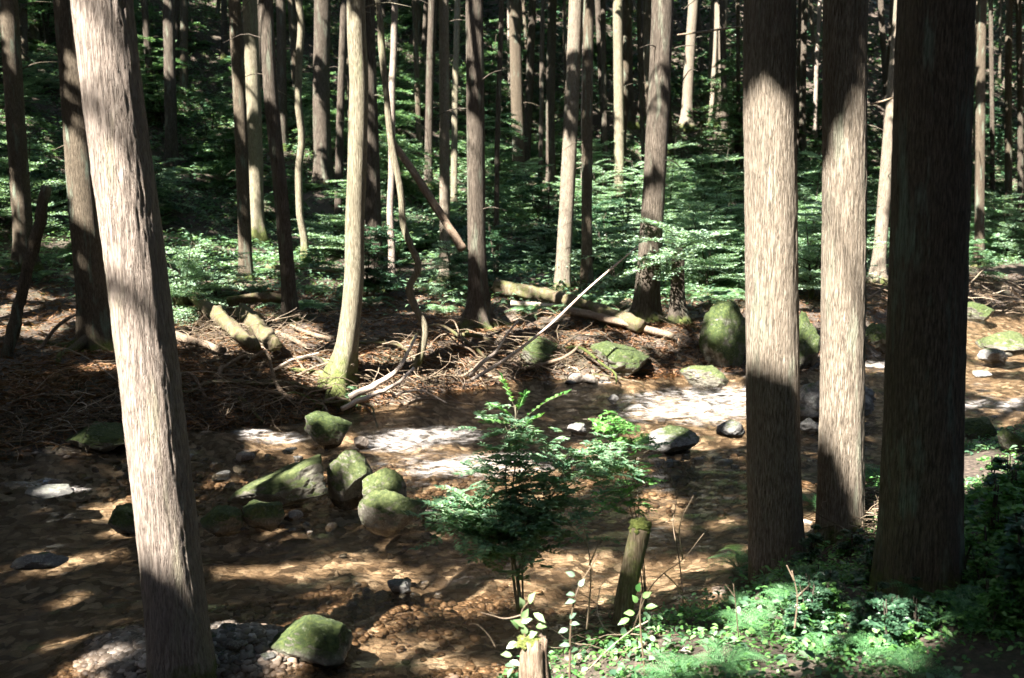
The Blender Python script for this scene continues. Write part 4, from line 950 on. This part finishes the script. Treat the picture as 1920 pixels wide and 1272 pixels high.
# ------------------------------------------------------------------ foliage plants
def rot2(a): c, s = math.cos(a), math.sin(a); return np.array([[c, -s], [s, c]])
def spray_mesh(mb, sm, o, az, el, L, leaf, dens=1.0, droop=.3, near=False, width=.45, wr=.5):
    """one flat spray: a twig with side twigs and leaves in its plane"""
    n = max(5, int(9*dens)); t = np.linspace(0, 1, n+1)
    d = np.array([math.cos(az)*math.cos(el), math.sin(az)*math.cos(el), math.sin(el)])
    P = o[None]+d[None]*(t*L)[:, None]; P[:, 2] -= droop*L*t**2
    add_tube(sm, P, np.linspace(max(.003, L*.012), .0015, len(P)), 4, cap=False)
    side = np.array([-math.sin(az), math.cos(az), 0])
    pos = []; D = []
    for k in range(1, n+1):
        tt = t[k]; l2 = L*width*(1-.75*tt)*(.4+.9*math.sin(min(1, tt*1.6)*1.57))
        for sgn in (-1, 1):
            dd_ = d*.62+side*sgn*.78; dd_ /= np.linalg.norm(dd_)
            m_ = max(2, int(l2/(leaf*.62)))
            for q in range(m_):
                u = (q+.5)/m_; p = P[k]+dd_*l2*u+np.array([0, 0, -droop*.4*l2*u*u])
                for s2 in (-1, 1):
                    e = dd_*.6+np.cross(dd_, [0, 0, 1])*s2*.8+rng.normal(0, .18, 3)
                    pos.append(p); D.append(e)
            pos.append(P[k]+dd_*l2); D.append(dd_+rng.normal(0, .1, 3))
    pos = np.array(pos)+rng.normal(0, leaf*.12, (len(pos), 3)); D = np.array(D); n_ = len(pos)
    U = np.stack([rng.normal(0, .5, n_), rng.normal(-.15, .5, n_), np.ones(n_)], 1)
    add_leaves(mb, pos, D, U, leaf*rng.uniform(.7, 1.25, n_), leaf*wr*rng.uniform(.8, 1.2, n_), near)
def shrub_proto(name, mat_leaf, h, spread, leaf, nspray, seed, tiers=True, lenr=.5, z0=.15, near=False, droop=.3, wr=.5, dens=1.0, stems=3):
    random.seed(seed)
    E = empty(name, (0, 0, 0), None, None); mb = MB(); sm = MB()
    tips = []
    for s in range(stems):
        a = random.uniform(0, 6.28); tx, ty = math.cos(a)*spread*.35*random.random(), math.sin(a)*spread*.35*random.random()
        P = smooth_path([[0, 0, -.1], [tx*.3, ty*.3, h*.4], [tx, ty, h]], 14); add_tube(sm, P, np.linspace(.012+h*.008, .004, 14), 6); tips.append(P)
    for k in range(nspray):
        P = random.choice(tips); f = z0+(1-z0)*(k+random.random())/nspray; p = P[int(f*13)]
        a = random.uniform(0, 6.28); L = spread*lenr*random.uniform(.6, 1.2)*(1.15-.75*f)
        spray_mesh(mb, sm, p, a, random.uniform(-.05, .5), L, leaf, dens, droop, near, wr=wr)
    sm.build('stem', M['bark_far'], E, True); mb.build('foliage', M[mat_leaf], E)
    return E
def fern_proto(name, nf, L, seed, mat_leaf='fern', near=False):
    random.seed(seed); E = empty(name, (0, 0, 0), None, None)
    for fi in range(nf):
        mb = MB(); az = fi*6.283/nf+random.uniform(-.25, .25); el = random.uniform(.7, 1.1); l = L*random.uniform(.75, 1.1)
        n = 22; t = np.linspace(0, 1, n); d2 = np.array([math.cos(az), math.sin(az), 0])
        P = d2[None]*(l*(t*math.cos(el)+.25*t**2))[:, None]; P[:, 2] = l*(math.sin(el)*t-.75*t**2.3)
        add_tube(mb, P, np.linspace(.004, .001, n), 4, cap=False)
        side = np.array([-math.sin(az), math.cos(az), 0]); T = np.gradient(P, axis=0)
        pos = []; D = []; LL = []
        for k in range(3, n):
            pl = l*.24*math.sin(math.pi*min(1, .12+t[k]*.9))**.8*(1.05-t[k]*.75)+.01
            for sg in (-1, 1):
                dd_ = side*sg+T[k]/np.linalg.norm(T[k])*.35
                if near:
                    m_ = 6
                    for q in range(m_):
                        u = (q+.3)/m_; pp = P[k]+dd_*pl*u
                        for s2 in (-1, 1):
                            pos.append(pp); D.append(dd_*.5+T[k]/np.linalg.norm(T[k])*s2*.9); LL.append(pl*.26*(1-u*.6))
                    pos.append(P[k]+dd_*pl*.9); D.append(dd_); LL.append(pl*.2)
                else: pos.append(P[k]); D.append(dd_); LL.append(pl)
        pos = np.array(pos); D = np.array(D)+rng.normal(0, .06, (len(pos), 3)); LL = np.array(LL)
        U = np.zeros_like(D); U[:, 2] = 1; U += rng.normal(0, .12, U.shape)
        add_leaves(mb, pos, D, U, LL, LL*(.5 if near else .26))
        mb.build('frond', M[mat_leaf], E)
    return E
PROT = {}
PROT['tier'] = [shrub_proto('spray_bush', 'leaf_teal', 2.3, 2.6, .07, 60, 1, lenr=.55, droop=.15, wr=.42), shrub_proto('spray_bush', 'leaf_teal', 1.5, 2.2, .065, 46, 2, lenr=.6, droop=.2, wr=.42)]
PROT['leafy'] = [shrub_proto('leafy_bush', 'leaf', 1.6, 1.9, .085, 34, 3, wr=.5), shrub_proto('leafy_bush', 'leaf_dark', 2.2, 1.9, .09, 42, 4, wr=.5), shrub_proto('leafy_bush', 'leaf', .9, 1.4, .075, 24, 5, wr=.55)]
PROT['tall'] = [shrub_proto('understorey_tree', 'leaf', 5.0, 3.4, .11, 60, 6, z0=.25, stems=2, lenr=.5), shrub_proto('understorey_tree', 'leaf_dark', 6.5, 3.6, .12, 66, 7, z0=.3, stems=2, lenr=.5)]
PROT['fern'] = [fern_proto('fern', 9, .75, 8), fern_proto('fern', 8, .6, 9)]
used = set()
def put(kind, which, px, py, label, group=None, s=1.0, cat=None, P=None, name=None):
    src = PROT[kind][which % len(PROT[kind])]
    o = copy_tree(src)
    if P is None: P = ground_at(px, py)
    z = gz(P[0], P[1]); o.location = (P[0], P[1], z); o.rotation_euler = (0, 0, random.uniform(0, 6.28)); o.scale = (s, s, s*random.uniform(.85, 1.1))
    tag(o, label, cat or {'tier': 'bush', 'leafy': 'bush', 'tall': 'small tree', 'fern': 'fern', 'tier3': 'bush'}[kind], group)
    if name: o.name = name
    return o
# distinct bushes
PROT['tier'].append(shrub_proto('spray_bush', 'leaf_teal', 4.2, 3.4, .085, 100, 12, lenr=.5, droop=.18, wr=.42, stems=2))
PROT['tier3'] = [PROT['tier'].pop()]
put('tier', 0, 1330, 545, 'wide bright bush in flat tiers filling the space left of the leftmost big trunk', s=1.0)
put('tier', 0, 1370, 530, 'tall tiered bush behind the wide bright one', s=1.15)
put('tier', 1, 1290, 520, 'tiered bush hiding the upper part of the stilt-root tree', s=1.1)
put('tier', 0, 1520, 560, 'bright tiered bush seen in the gap between the two slimmer big trunks', s=1.15)
put('tier', 0, 1180, 450, 'pale green tiered bush round the speckled pale trunk', s=1.1)
put('tier', 0, 1150, 420, 'light tiered bush left behind the speckled pale trunk', s=1.1)
put('tier', 0, 1240, 440, 'light tiered bush behind the stout brown cedar', s=1.2)
put('tier3', 0, 1325, 520, 'tallest layered bush, its top tiers just left of the leftmost big trunk', s=.95)
put('tier3', 0, 1250, 480, 'tall layered bush half hidden behind the stout brown cedar', s=.85)
put('tier3', 0, 1515, 520, 'tall layered bush filling the upper gap between the slimmer big trunks', s=.9)
put('tier3', 0, 1130, 440, 'tall pale layered bush right of the dark straight trunk', s=.8)
put('leafy', 0, 1335, 420, 'bushy crown of leaves below the broad pinkish trunk', s=1.5)
put('leafy', 1, 880, 560, 'glossy leaved bush before the cedar with root legs, left side', s=.8)
put('leafy', 1, 930, 540, 'glossy leaved bush right of the cedar with root legs', s=.75)
put('tier', 1, 345, 592, 'low feathery bush spreading over the mossy logs by the big leaning trunk', s=.85)
put('tier', 1, 400, 570, 'low feathery bush reaching right towards the log pile', s=.8)
put('leafy', 1, 700, 560, 'dark shiny bush at the foot of the wide grey trunk', s=.75)
put('leafy', 0, 540, 410, 'small bush of drooping leaves before the curved dark trunk', s=.9)
put('tier', 1, 1840, 470, 'dim feathery bush right of the thickest trunk on the upstream bank', s=1.2)
put('tier', 0, 1890, 480, 'dim feathery bush at the right edge of the photo', s=1.2)
put('leafy', 0, 1835, 520, 'small fresh green bush beside the dim upstream trunk', s=.8)
put('leafy', 2, 655, 760, 'little bush with pale leaves against the foot of the mossy leaning tree', s=.3)
BG1 = 'bushes on the far slope'; BG2 = 'young broadleaf trees under the cedars'; BG3 = 'ferns on the far slope'
def scatter(kind, n, y0, y1, label, group, smin, smax, mind, pxr=(-80, 2000), dmin=3.0):
    k = 0; tr = 0; pts = []
    while k < n and tr < n*40:
        tr += 1; Yd = random.uniform(y0, y1); px = random.uniform(*pxr); x = (px-960)/FPX*Yd
        d_, f_ = sdist([x], [Yd])
        if d_[0] < dmin or not f_[0]: continue
        if any(math.hypot(a-x, b_-Yd) < mind for a, b_ in pts): continue
        pts.append((x, Yd)); put(kind, random.randrange(3), 0, 0, label, group, random.uniform(smin, smax), P=np.array([x, Yd, 0])); k += 1
random.seed(21)
scatter('tier', 46, 22, 46, 'feathery tiered bush on the far slope among the trunks', BG1, .55, 1.2, 1.7, dmin=5)
scatter('leafy', 70, 21, 52, 'leafy evergreen bush on the far slope among the trunks', BG1, .6, 1.4, 1.4, dmin=4)
scatter('tall', 46, 31, 62, 'young broadleaf tree standing among the distant cedars', BG2, .6, 1.2, 2.2, dmin=9)
scatter('fern', 150, 19, 40, 'green fern growing on the far slope', BG3, .7, 1.5, .7, dmin=3)
# ground cover of the slope
def cover(label, n, ylo, yhi, L, mname, hz, dmin, clump=30, far=True, xr=None, wr=.35, near=False, name='ground_cover', thr=-.1):
    m_ = n//clump; Yc = ylo+(yhi-ylo)*rng.random(m_)**.8; Xc = (rng.uniform(-80, 2000, m_)-960)/FPX*Yc if xr is None else rng.uniform(xr[0], xr[1], m_)
    nz = fbm(Xc*.5, Yc*.5, o=3, seed=91); k = nz > thr; Xc, Yc = Xc[k], Yc[k]
    d, f = sdist(Xc, Yc); k = (d > dmin) & (f == far); Xc, Yc = Xc[k], Yc[k]; m_ = len(Xc)
    cl = L*3.2
    X_ = np.repeat(Xc, clump)+rng.normal(0, cl, m_*clump); Y_ = np.repeat(Yc, clump)+rng.normal(0, cl, m_*clump); n = len(X_)
    r = np.hypot(X_-np.repeat(Xc, clump), Y_-np.repeat(Yc, clump))
    Z_ = H(X_, Y_)+np.repeat(rng.uniform(.3, 1, m_), clump)*hz*np.exp(-(r/cl/1.5)**2)*rng.uniform(.5, 1.1, n)
    th = np.arctan2(Y_-np.repeat(Yc, clump), X_-np.repeat(Xc, clump))+rng.normal(0, .6, n)
    mb = MB(); add_leaves(mb, np.stack([X_, Y_, Z_], 1), np.stack([np.cos(th), np.sin(th), rng.normal(-.1, .3, n)], 1), np.stack([rng.normal(0, .35, n), rng.normal(0, .35, n), np.ones(n)], 1), L*rng.uniform(.6, 1.3, n), L*wr*rng.uniform(.8, 1.2, n), near)
    o = mb.build(name, M[mname], None); return tag(o, label, 'ground cover', kind='stuff')
cover('low ferny ground cover over the far slope', 190000, 20, 62, .16, 'fern', .35, 4, thr=-.25)
cover('dark leafy ground cover over the far slope', 90000, 24, 62, .17, 'leaf', .5, 7, wr=.5, thr=-.2)

cover('dim leafy growth high up the far slope', 60000, 55, 92, .42, 'leaf_dark', 1.6, 14, wr=.5, thr=-.5, clump=40)
# near bank greenery
def near_cover(label, n, L, mname, hz, wr, dlo=.25, seed=0, mask=None):
    global rng
    clump = 26; m_ = n//clump
    Yc = rng.uniform(2.9, 15, m_); Xc = rng.uniform(-2.0, 11, m_)
    d, f = sdist(Xc, Yc); k = (d > dlo) & (~f) & (Xc < .62*Yc+1) & (Xc > -.1)
    k &= np.hypot(Xc, Yc) > 2.9
    Xc, Yc = Xc[k], Yc[k]; nz = fbm(Xc*1.4, Yc*1.4, o=3, seed=seed); k = nz > -.35; Xc, Yc = Xc[k], Yc[k]; m_ = len(Xc)
    cl = L*2.2
    rx = rng.normal(0, cl, (m_, clump)); ry = rng.normal(0, cl, (m_, clump)); r = np.hypot(rx, ry)
    X_ = (Xc[:, None]+rx).ravel(); Y_ = (Yc[:, None]+ry).ravel(); n = len(X_)
    Z_ = H(X_, Y_)+(rng.uniform(.25, 1, (m_, 1))*hz*np.exp(-(r/cl/1.6)**2)*rng.uniform(.4, 1.1, (m_, clump))).ravel()
    for T in (T_A, T_B, T_C):
        dd_ = np.hypot(X_-T['B'][0], Y_-T['B'][1]); Z_ = np.where(dd_ < T['r']*1.3, -5, Z_)
    th = np.arctan2(ry, rx).ravel()+rng.normal(0, .7, n)
    k = Z_ > -1
    mb = MB(); add_leaves(mb, np.stack([X_, Y_, Z_], 1)[k], np.stack([np.cos(th), np.sin(th), rng.normal(-.15, .35, n)], 1)[k], np.stack([rng.normal(0, .4, n), rng.normal(0, .4, n), np.ones(n)], 1)[k], (L*rng.uniform(.5, 1.3, n))[k], L*wr, True)
    o = mb.build('ground_cover', M[mname], None); return tag(o, label, 'ground cover', kind='stuff')
near_cover('dense small fresh green leaves covering the near bank', 90000, .042, 'fresh', .2, .55, seed=61)
near_cover('small pale fern-like ground cover on the near bank', 90000, .038, 'near_fern', .20, .55, seed=62)
near_cover('broad leaves scattered through the near bank undergrowth', 12000, .07, 'leaf', .26, .62, seed=63)
NF = fern_proto('fern', 7, .42, 31, 'near_fern', True); NF2 = fern_proto('fern', 8, .32, 32, 'near_fern', True); PROT['nfern'] = [NF, NF2]
NFG = 'small ferns on the near bank'
def putf(which, px, py, label, s=1., group=None, dep=None):
    src = PROT['nfern'][which]; o = copy_tree(src); P = ground_at(px, py) if dep is None else at_y(px, py, dep)
    o.location = (P[0], P[1], gz(P[0], P[1])+.02 if dep is None else P[2]); o.rotation_euler = (0, 0, random.uniform(0, 6.28)); o.scale = (s, s, s); return tag(o, label, 'fern', group)
putf(0, 1385, 1060, 'curled fern at the left foot of the leftmost right-bank trunk', 1.1)
putf(1, 1392, 1015, 'small pale fern above the curled one beside the leftmost right-bank trunk', .9)
putf(0, 1520, 940, 'bright fern frond between the leftmost and middle right-bank trunks', 1.0)
putf(0, 1642, 915, 'dense fern between the middle and the thickest right-bank trunks', 1.6)
putf(0, 1735, 1130, 'fern in front of the foot of the thickest trunk', 1.1)
putf(1, 1790, 1110, 'shaded fern at the right foot of the thickest trunk', 1.0)
for k in range(14):
    px = random.uniform(1250, 1920); py = random.uniform(np.interp(px, [1250, 1450, 1920], [1180, 1110, 980]), 1290)
    putf(k % 2, px, py, 'small fern among the near bank ground cover', random.uniform(.6, 1.1), NFG)
# upright leafy plants in the near right growth
PROT['nplant'] = [shrub_proto('leafy_plant', 'leaf_dark', .5, .5, .055, 16, 41, near=True, wr=.62, lenr=.5, dens=.7), shrub_proto('leafy_plant', 'fresh', .4, .45, .045, 15, 42, near=True, wr=.6, lenr=.5, dens=.7)]
for k in range(95):
    px = random.uniform(1480, 1960); py = random.uniform(880, 1230)
    if px < 1800 and py < 1135 and not (1510 < px < 1640 and py > 1040): continue
    if px < 1800 and random.random() < .4: continue
    o = copy_tree(PROT['nplant'][1 if px > 1790 and random.random() < .8 else k % 2]); P = ground_at(px, py); d_, f_ = sdist([P[0]], [P[1]])
    o.location = (P[0], P[1], gz(P[0], P[1])); o.rotation_euler = (0, 0, random.uniform(0, 6.28)); s = random.uniform(.35, .62) if px < 1800 else random.uniform(.6, 1.25); o.scale = (s, s, s)
    tag(o, 'broad-leaved plant in the undergrowth around the thickest trunk', 'plant', 'broad-leaved plants on the near bank')
for k in list(PROT.values()):
    for o in k:
        for ch in [c for c in bpy.data.objects if c.parent == o]: bpy.data.objects.remove(ch)
        bpy.data.objects.remove(o)

# the nandina-like shrub in front of the stream: compound leaves on thin stems
def compound(mb, sm, o, az, el, L, leaf, npair=7):
    d = np.array([math.cos(az)*math.cos(el), math.sin(az)*math.cos(el), math.sin(el)]); t = np.linspace(0, 1, 10)
    P = o[None]+d[None]*(t*L)[:, None]; P[:, 2] -= .28*L*t**2
    add_tube(sm, P, np.linspace(.0022, .001, 10), 4, cap=False)
    side = np.cross(d, [0, 0, 1]); side /= np.linalg.norm(side)+1e-6
    pos = []; D = []
    for k in range(npair):
        u = .18+.82*(k+.5)/npair; p = np.array([np.interp(u, t, P[:, i]) for i in range(3)])
        for sg in (-1, 1): pos.append(p); D.append(d*.55+side*sg*.85+rng.normal(0, .08, 3))
    pos.append(P[-1]); D.append(d)
    pos = np.array(pos); D = np.array(D); n = len(pos)
    add_leaves(mb, pos, D, np.stack([rng.normal(0, .2, n), rng.normal(0, .2, n), np.ones(n)], 1), leaf*rng.uniform(.8, 1.15, n), leaf*.42, True)
def front_shrub(name, label, base, Y0, stems, leafm, leaf, nper, Ll, stemr=.008):
    B = at_y(base[0], base[1], Y0); B[2] = min(B[2], gz(B[0], B[1])) if gz(B[0], B[1]) > -.02 else gz(B[0], B[1])
    E = empty(name, B, label, 'shrub'); mb = MB(); sm = MB()
    for (pts, dens, spread) in stems:
        P = smooth_path([B]+[at_y(px, py, Y0+dy) for (px, py, dy) in pts], 30)
        add_tube(sm, P, np.linspace(stemr, stemr*.35, 30), 6)
        for k in range(int(nper*dens)):
            i = int(random.uniform(.45, 1)*29); p = P[i]
            p = p+rng.normal(0, 1, 3)*np.array([spread, spread*.8, spread*.45])*.5
            compound(mb, sm, p, random.uniform(0, 6.28), random.uniform(-.1, .75), Ll*random.uniform(.6, 1.2), leaf)
    sm.build('stem', M['bark_mossy'], E, True); mb.build('foliage', M[leafm], E)
front_shrub('leafy_shrub', 'airy green shrub with compound leaves standing before the bright riffle', (985, 1215), 6.35,
            [([(963, 1080, 0), (950, 985, 0), (925, 950, 0)], 1.3, .40), ([(965, 1050, 0), (948, 900, .1), (955, 830, .1), (945, 790, .1)], .8, .26), ([(975, 1060, 0), (1040, 920, .1), (1075, 850, .2)], 1.0, .42), ([(965, 1060, 0), (890, 985, 0), (845, 955, 0)], .9, .20),
             ([(990, 1000, .1), (1110, 880, .2), (1150, 860, .2)], .6, .26), ([(960, 1040, 0), (1000, 975, -.1), (1060, 980, -.1)], .8, .24)], 'leaf', .053, 105, .2)
front_shrub('leafy_shrub', 'small spray of green leaves with a bare lower stem right of the airy shrub', (1215, 1185), 6.9,
            [([(1200, 1000, 0), (1190, 850, .1), (1170, 800, .1)], .9, .22), ([(1200, 1000, 0), (1150, 830, .1), (1125, 790, .1)], .7, .18), ([(1180, 950, 0), (1130, 975, 0)], .2, .10)], 'fresh', .045, 50, .15, .005)
T_S = [t for t in TREES if t['E'].name.startswith('small_tree')][0]
mb = MB(); sm = MB(); tp = np.array(T_S['top'])
for k in range(26): spray_mesh(mb, sm, tp+np.array([rng.normal(0, .1), rng.normal(0, .1), rng.uniform(-.35, .35)]), random.uniform(0, 6.28), random.uniform(-.1, .6), random.uniform(.5, 1.1), .075, 1.0, .25, wr=.45)
sm.build('twig', M['bark_far'], T_S['E'], True); mb.build('crown', M['leaf_teal'], T_S['E'])
# tall top fronds of the airy shrub
E = empty('young_plant', at_y(955, 960, 6.5), 'upright shoot of long leaf fronds above the airy shrub', 'plant'); mb = MB(); sm = MB()
P = smooth_path([at_y(955, 960, 6.5), at_y(968, 850, 6.5), at_y(966, 760, 6.5)], 12); add_tube(sm, P, .005, 6)
for (a, b_) in (((966, 770), (940, 705)), ((967, 790), (925, 755)), ((968, 800), (915, 785)), ((968, 780), (985, 735)), ((968, 800), (1055, 725)), ((968, 815), (1010, 775))):
    s = at_y(a[0], a[1], 6.5); e = at_y(b_[0], b_[1], 6.45); v = e-s; L = np.linalg.norm(v)*1.2; compound(mb, sm, s, math.atan2(v[1], v[0]), math.asin(v[2]/np.linalg.norm(v))+.1, L, .06, 9)
sm.build('stem', M['bark_mossy'], E, True); mb.build('foliage', M['fresh'], E)
# bright young shoot with big oval leaves by the pale stump
def shoot(label, Y0, stem, leaves, m_, sz, name='young_plant', r=.006):
    P = np.array([at_y(px, py, Y0) for px, py in stem]); P[0][2] = min(P[0][2], gz(P[0][0], P[0][1])+.02)
    E = empty(name, P[0], label, 'plant'); sm = MB(); add_tube(sm, smooth_path(P, 24), np.linspace(r, r*.4, 24), 6); sm.build('stem', M['twig'], E, True)
    mb = MB(); pos = np.array([at_y(px, py, Y0) for px, py, a in leaves]); D = np.array([[math.cos(math.radians(a)), -.35, math.sin(math.radians(a))] for _, _, a in leaves])
    n = len(pos); add_leaves(mb, pos, D, np.tile([0., -.75, .8], (n, 1))+rng.normal(0, .2, (n, 3)), sz*rng.uniform(.8, 1.2, n), sz*.6, True); mb.build('foliage', M[m_], E)
shoot('sunlit shoot with big glowing pale oval leaves beside the splintered stump', 4.55, [(1000, 1262), (985, 1200), (978, 1150), (995, 1125)], [(978, 1160, 60), (985, 1175, 140), (990, 1195, 40), (980, 1140, 100), (985, 1210, 170), (975, 1165, 20), (960, 1230, 160), (1000, 1150, -30), (985, 1190, 100), (970, 1205, 200), (992, 1132, 70), (972, 1180, 120), (1005, 1175, 10), (990, 1220, 60), (1008, 1208, 160)], 'pale_leaf', .066)
shoot('blurred sapling with round leaves left of the broken stub', 4.5, [(1068, 1262), (1070, 1180), (1082, 1110), (1110, 1060), (1120, 1040)], [(1078, 1115, 170), (1085, 1100, 60), (1078, 1080, 150), (1068, 1170, 10), (1065, 1180, 190), (1070, 1210, 170), (1068, 1160, 50), (1080, 1125, 190)], 'leaf_teal', .05)
shoot('young plant with fresh leaves against the right side of the broken stub', 5.0, [(1210, 1230), (1200, 1160), (1205, 1110)], [(1195, 1130, 120), (1205, 1120, 40), (1190, 1150, 170), (1210, 1140, 20), (1195, 1110, 80), (1180, 1160, 200)], 'fresh', .06)
# bare twigs standing in the foreground
def bare(label, Y0, paths, r, m_='twig'):
    mb = MB()
    for pth in paths:
        P = np.array([at_y(px, py, Y0) for px, py in pth]); add_tube(mb, smooth_path(P, 18), np.linspace(r, r*.35, 18), 6, a=.75)
    G = at_y(paths[0][0][0], paths[0][0][1], Y0); o = mb.build('bare_twig', M[m_], None, True, loc=G); tag(o, label, 'twig')
bare('thin bare branching twig standing right of the broken stub', 5.6, [[(1185, 1185), (1215, 1110), (1245, 1075), (1280, 1050), (1320, 1000)], [(1245, 1075), (1270, 1100), (1300, 1150)], [(1280, 1050), (1275, 985), (1300, 930)]], .005)
bare('dry reddish hanging twig above the right water', 7.0, [[(1285, 1185), (1275, 1060), (1262, 985), (1268, 940), (1260, 900), (1240, 872)], [(1265, 975), (1245, 980), (1225, 985)], [(1262, 930), (1285, 915)]], .005)
bare('bare dead stems between the airy shrub and the broken stub', 5.4, [[(1100, 1180), (1108, 1080), (1098, 1000), (1085, 960)], [(1105, 1060), (1130, 1000)], [(1102, 1020), (1070, 985)]], .005)
bare('pale broken twig pair rising from the near right ground cover', 4.6, [[(1490, 1180), (1495, 1120), (1485, 1070)], [(1494, 1120), (1520, 1095)], [(1490, 1090), (1475, 1060)]], .005)
bare('curling dry tendril left of the glowing shoot', 4.7, [[(930, 1215), (915, 1190), (895, 1172), (880, 1170)], [(990, 1150), (950, 1160), (925, 1155), (900, 1148)]], .004)
bare('slender forked twig in the ground cover at the foot of the leftmost right-bank trunk', 4.9, [[(1385, 1195), (1380, 1140), (1375, 1095)], [(1378, 1120), (1360, 1095)]], .004)
print('objects', len(bpy.data.objects), 'tris', sum(len(m.polygons) for m in bpy.data.meshes))
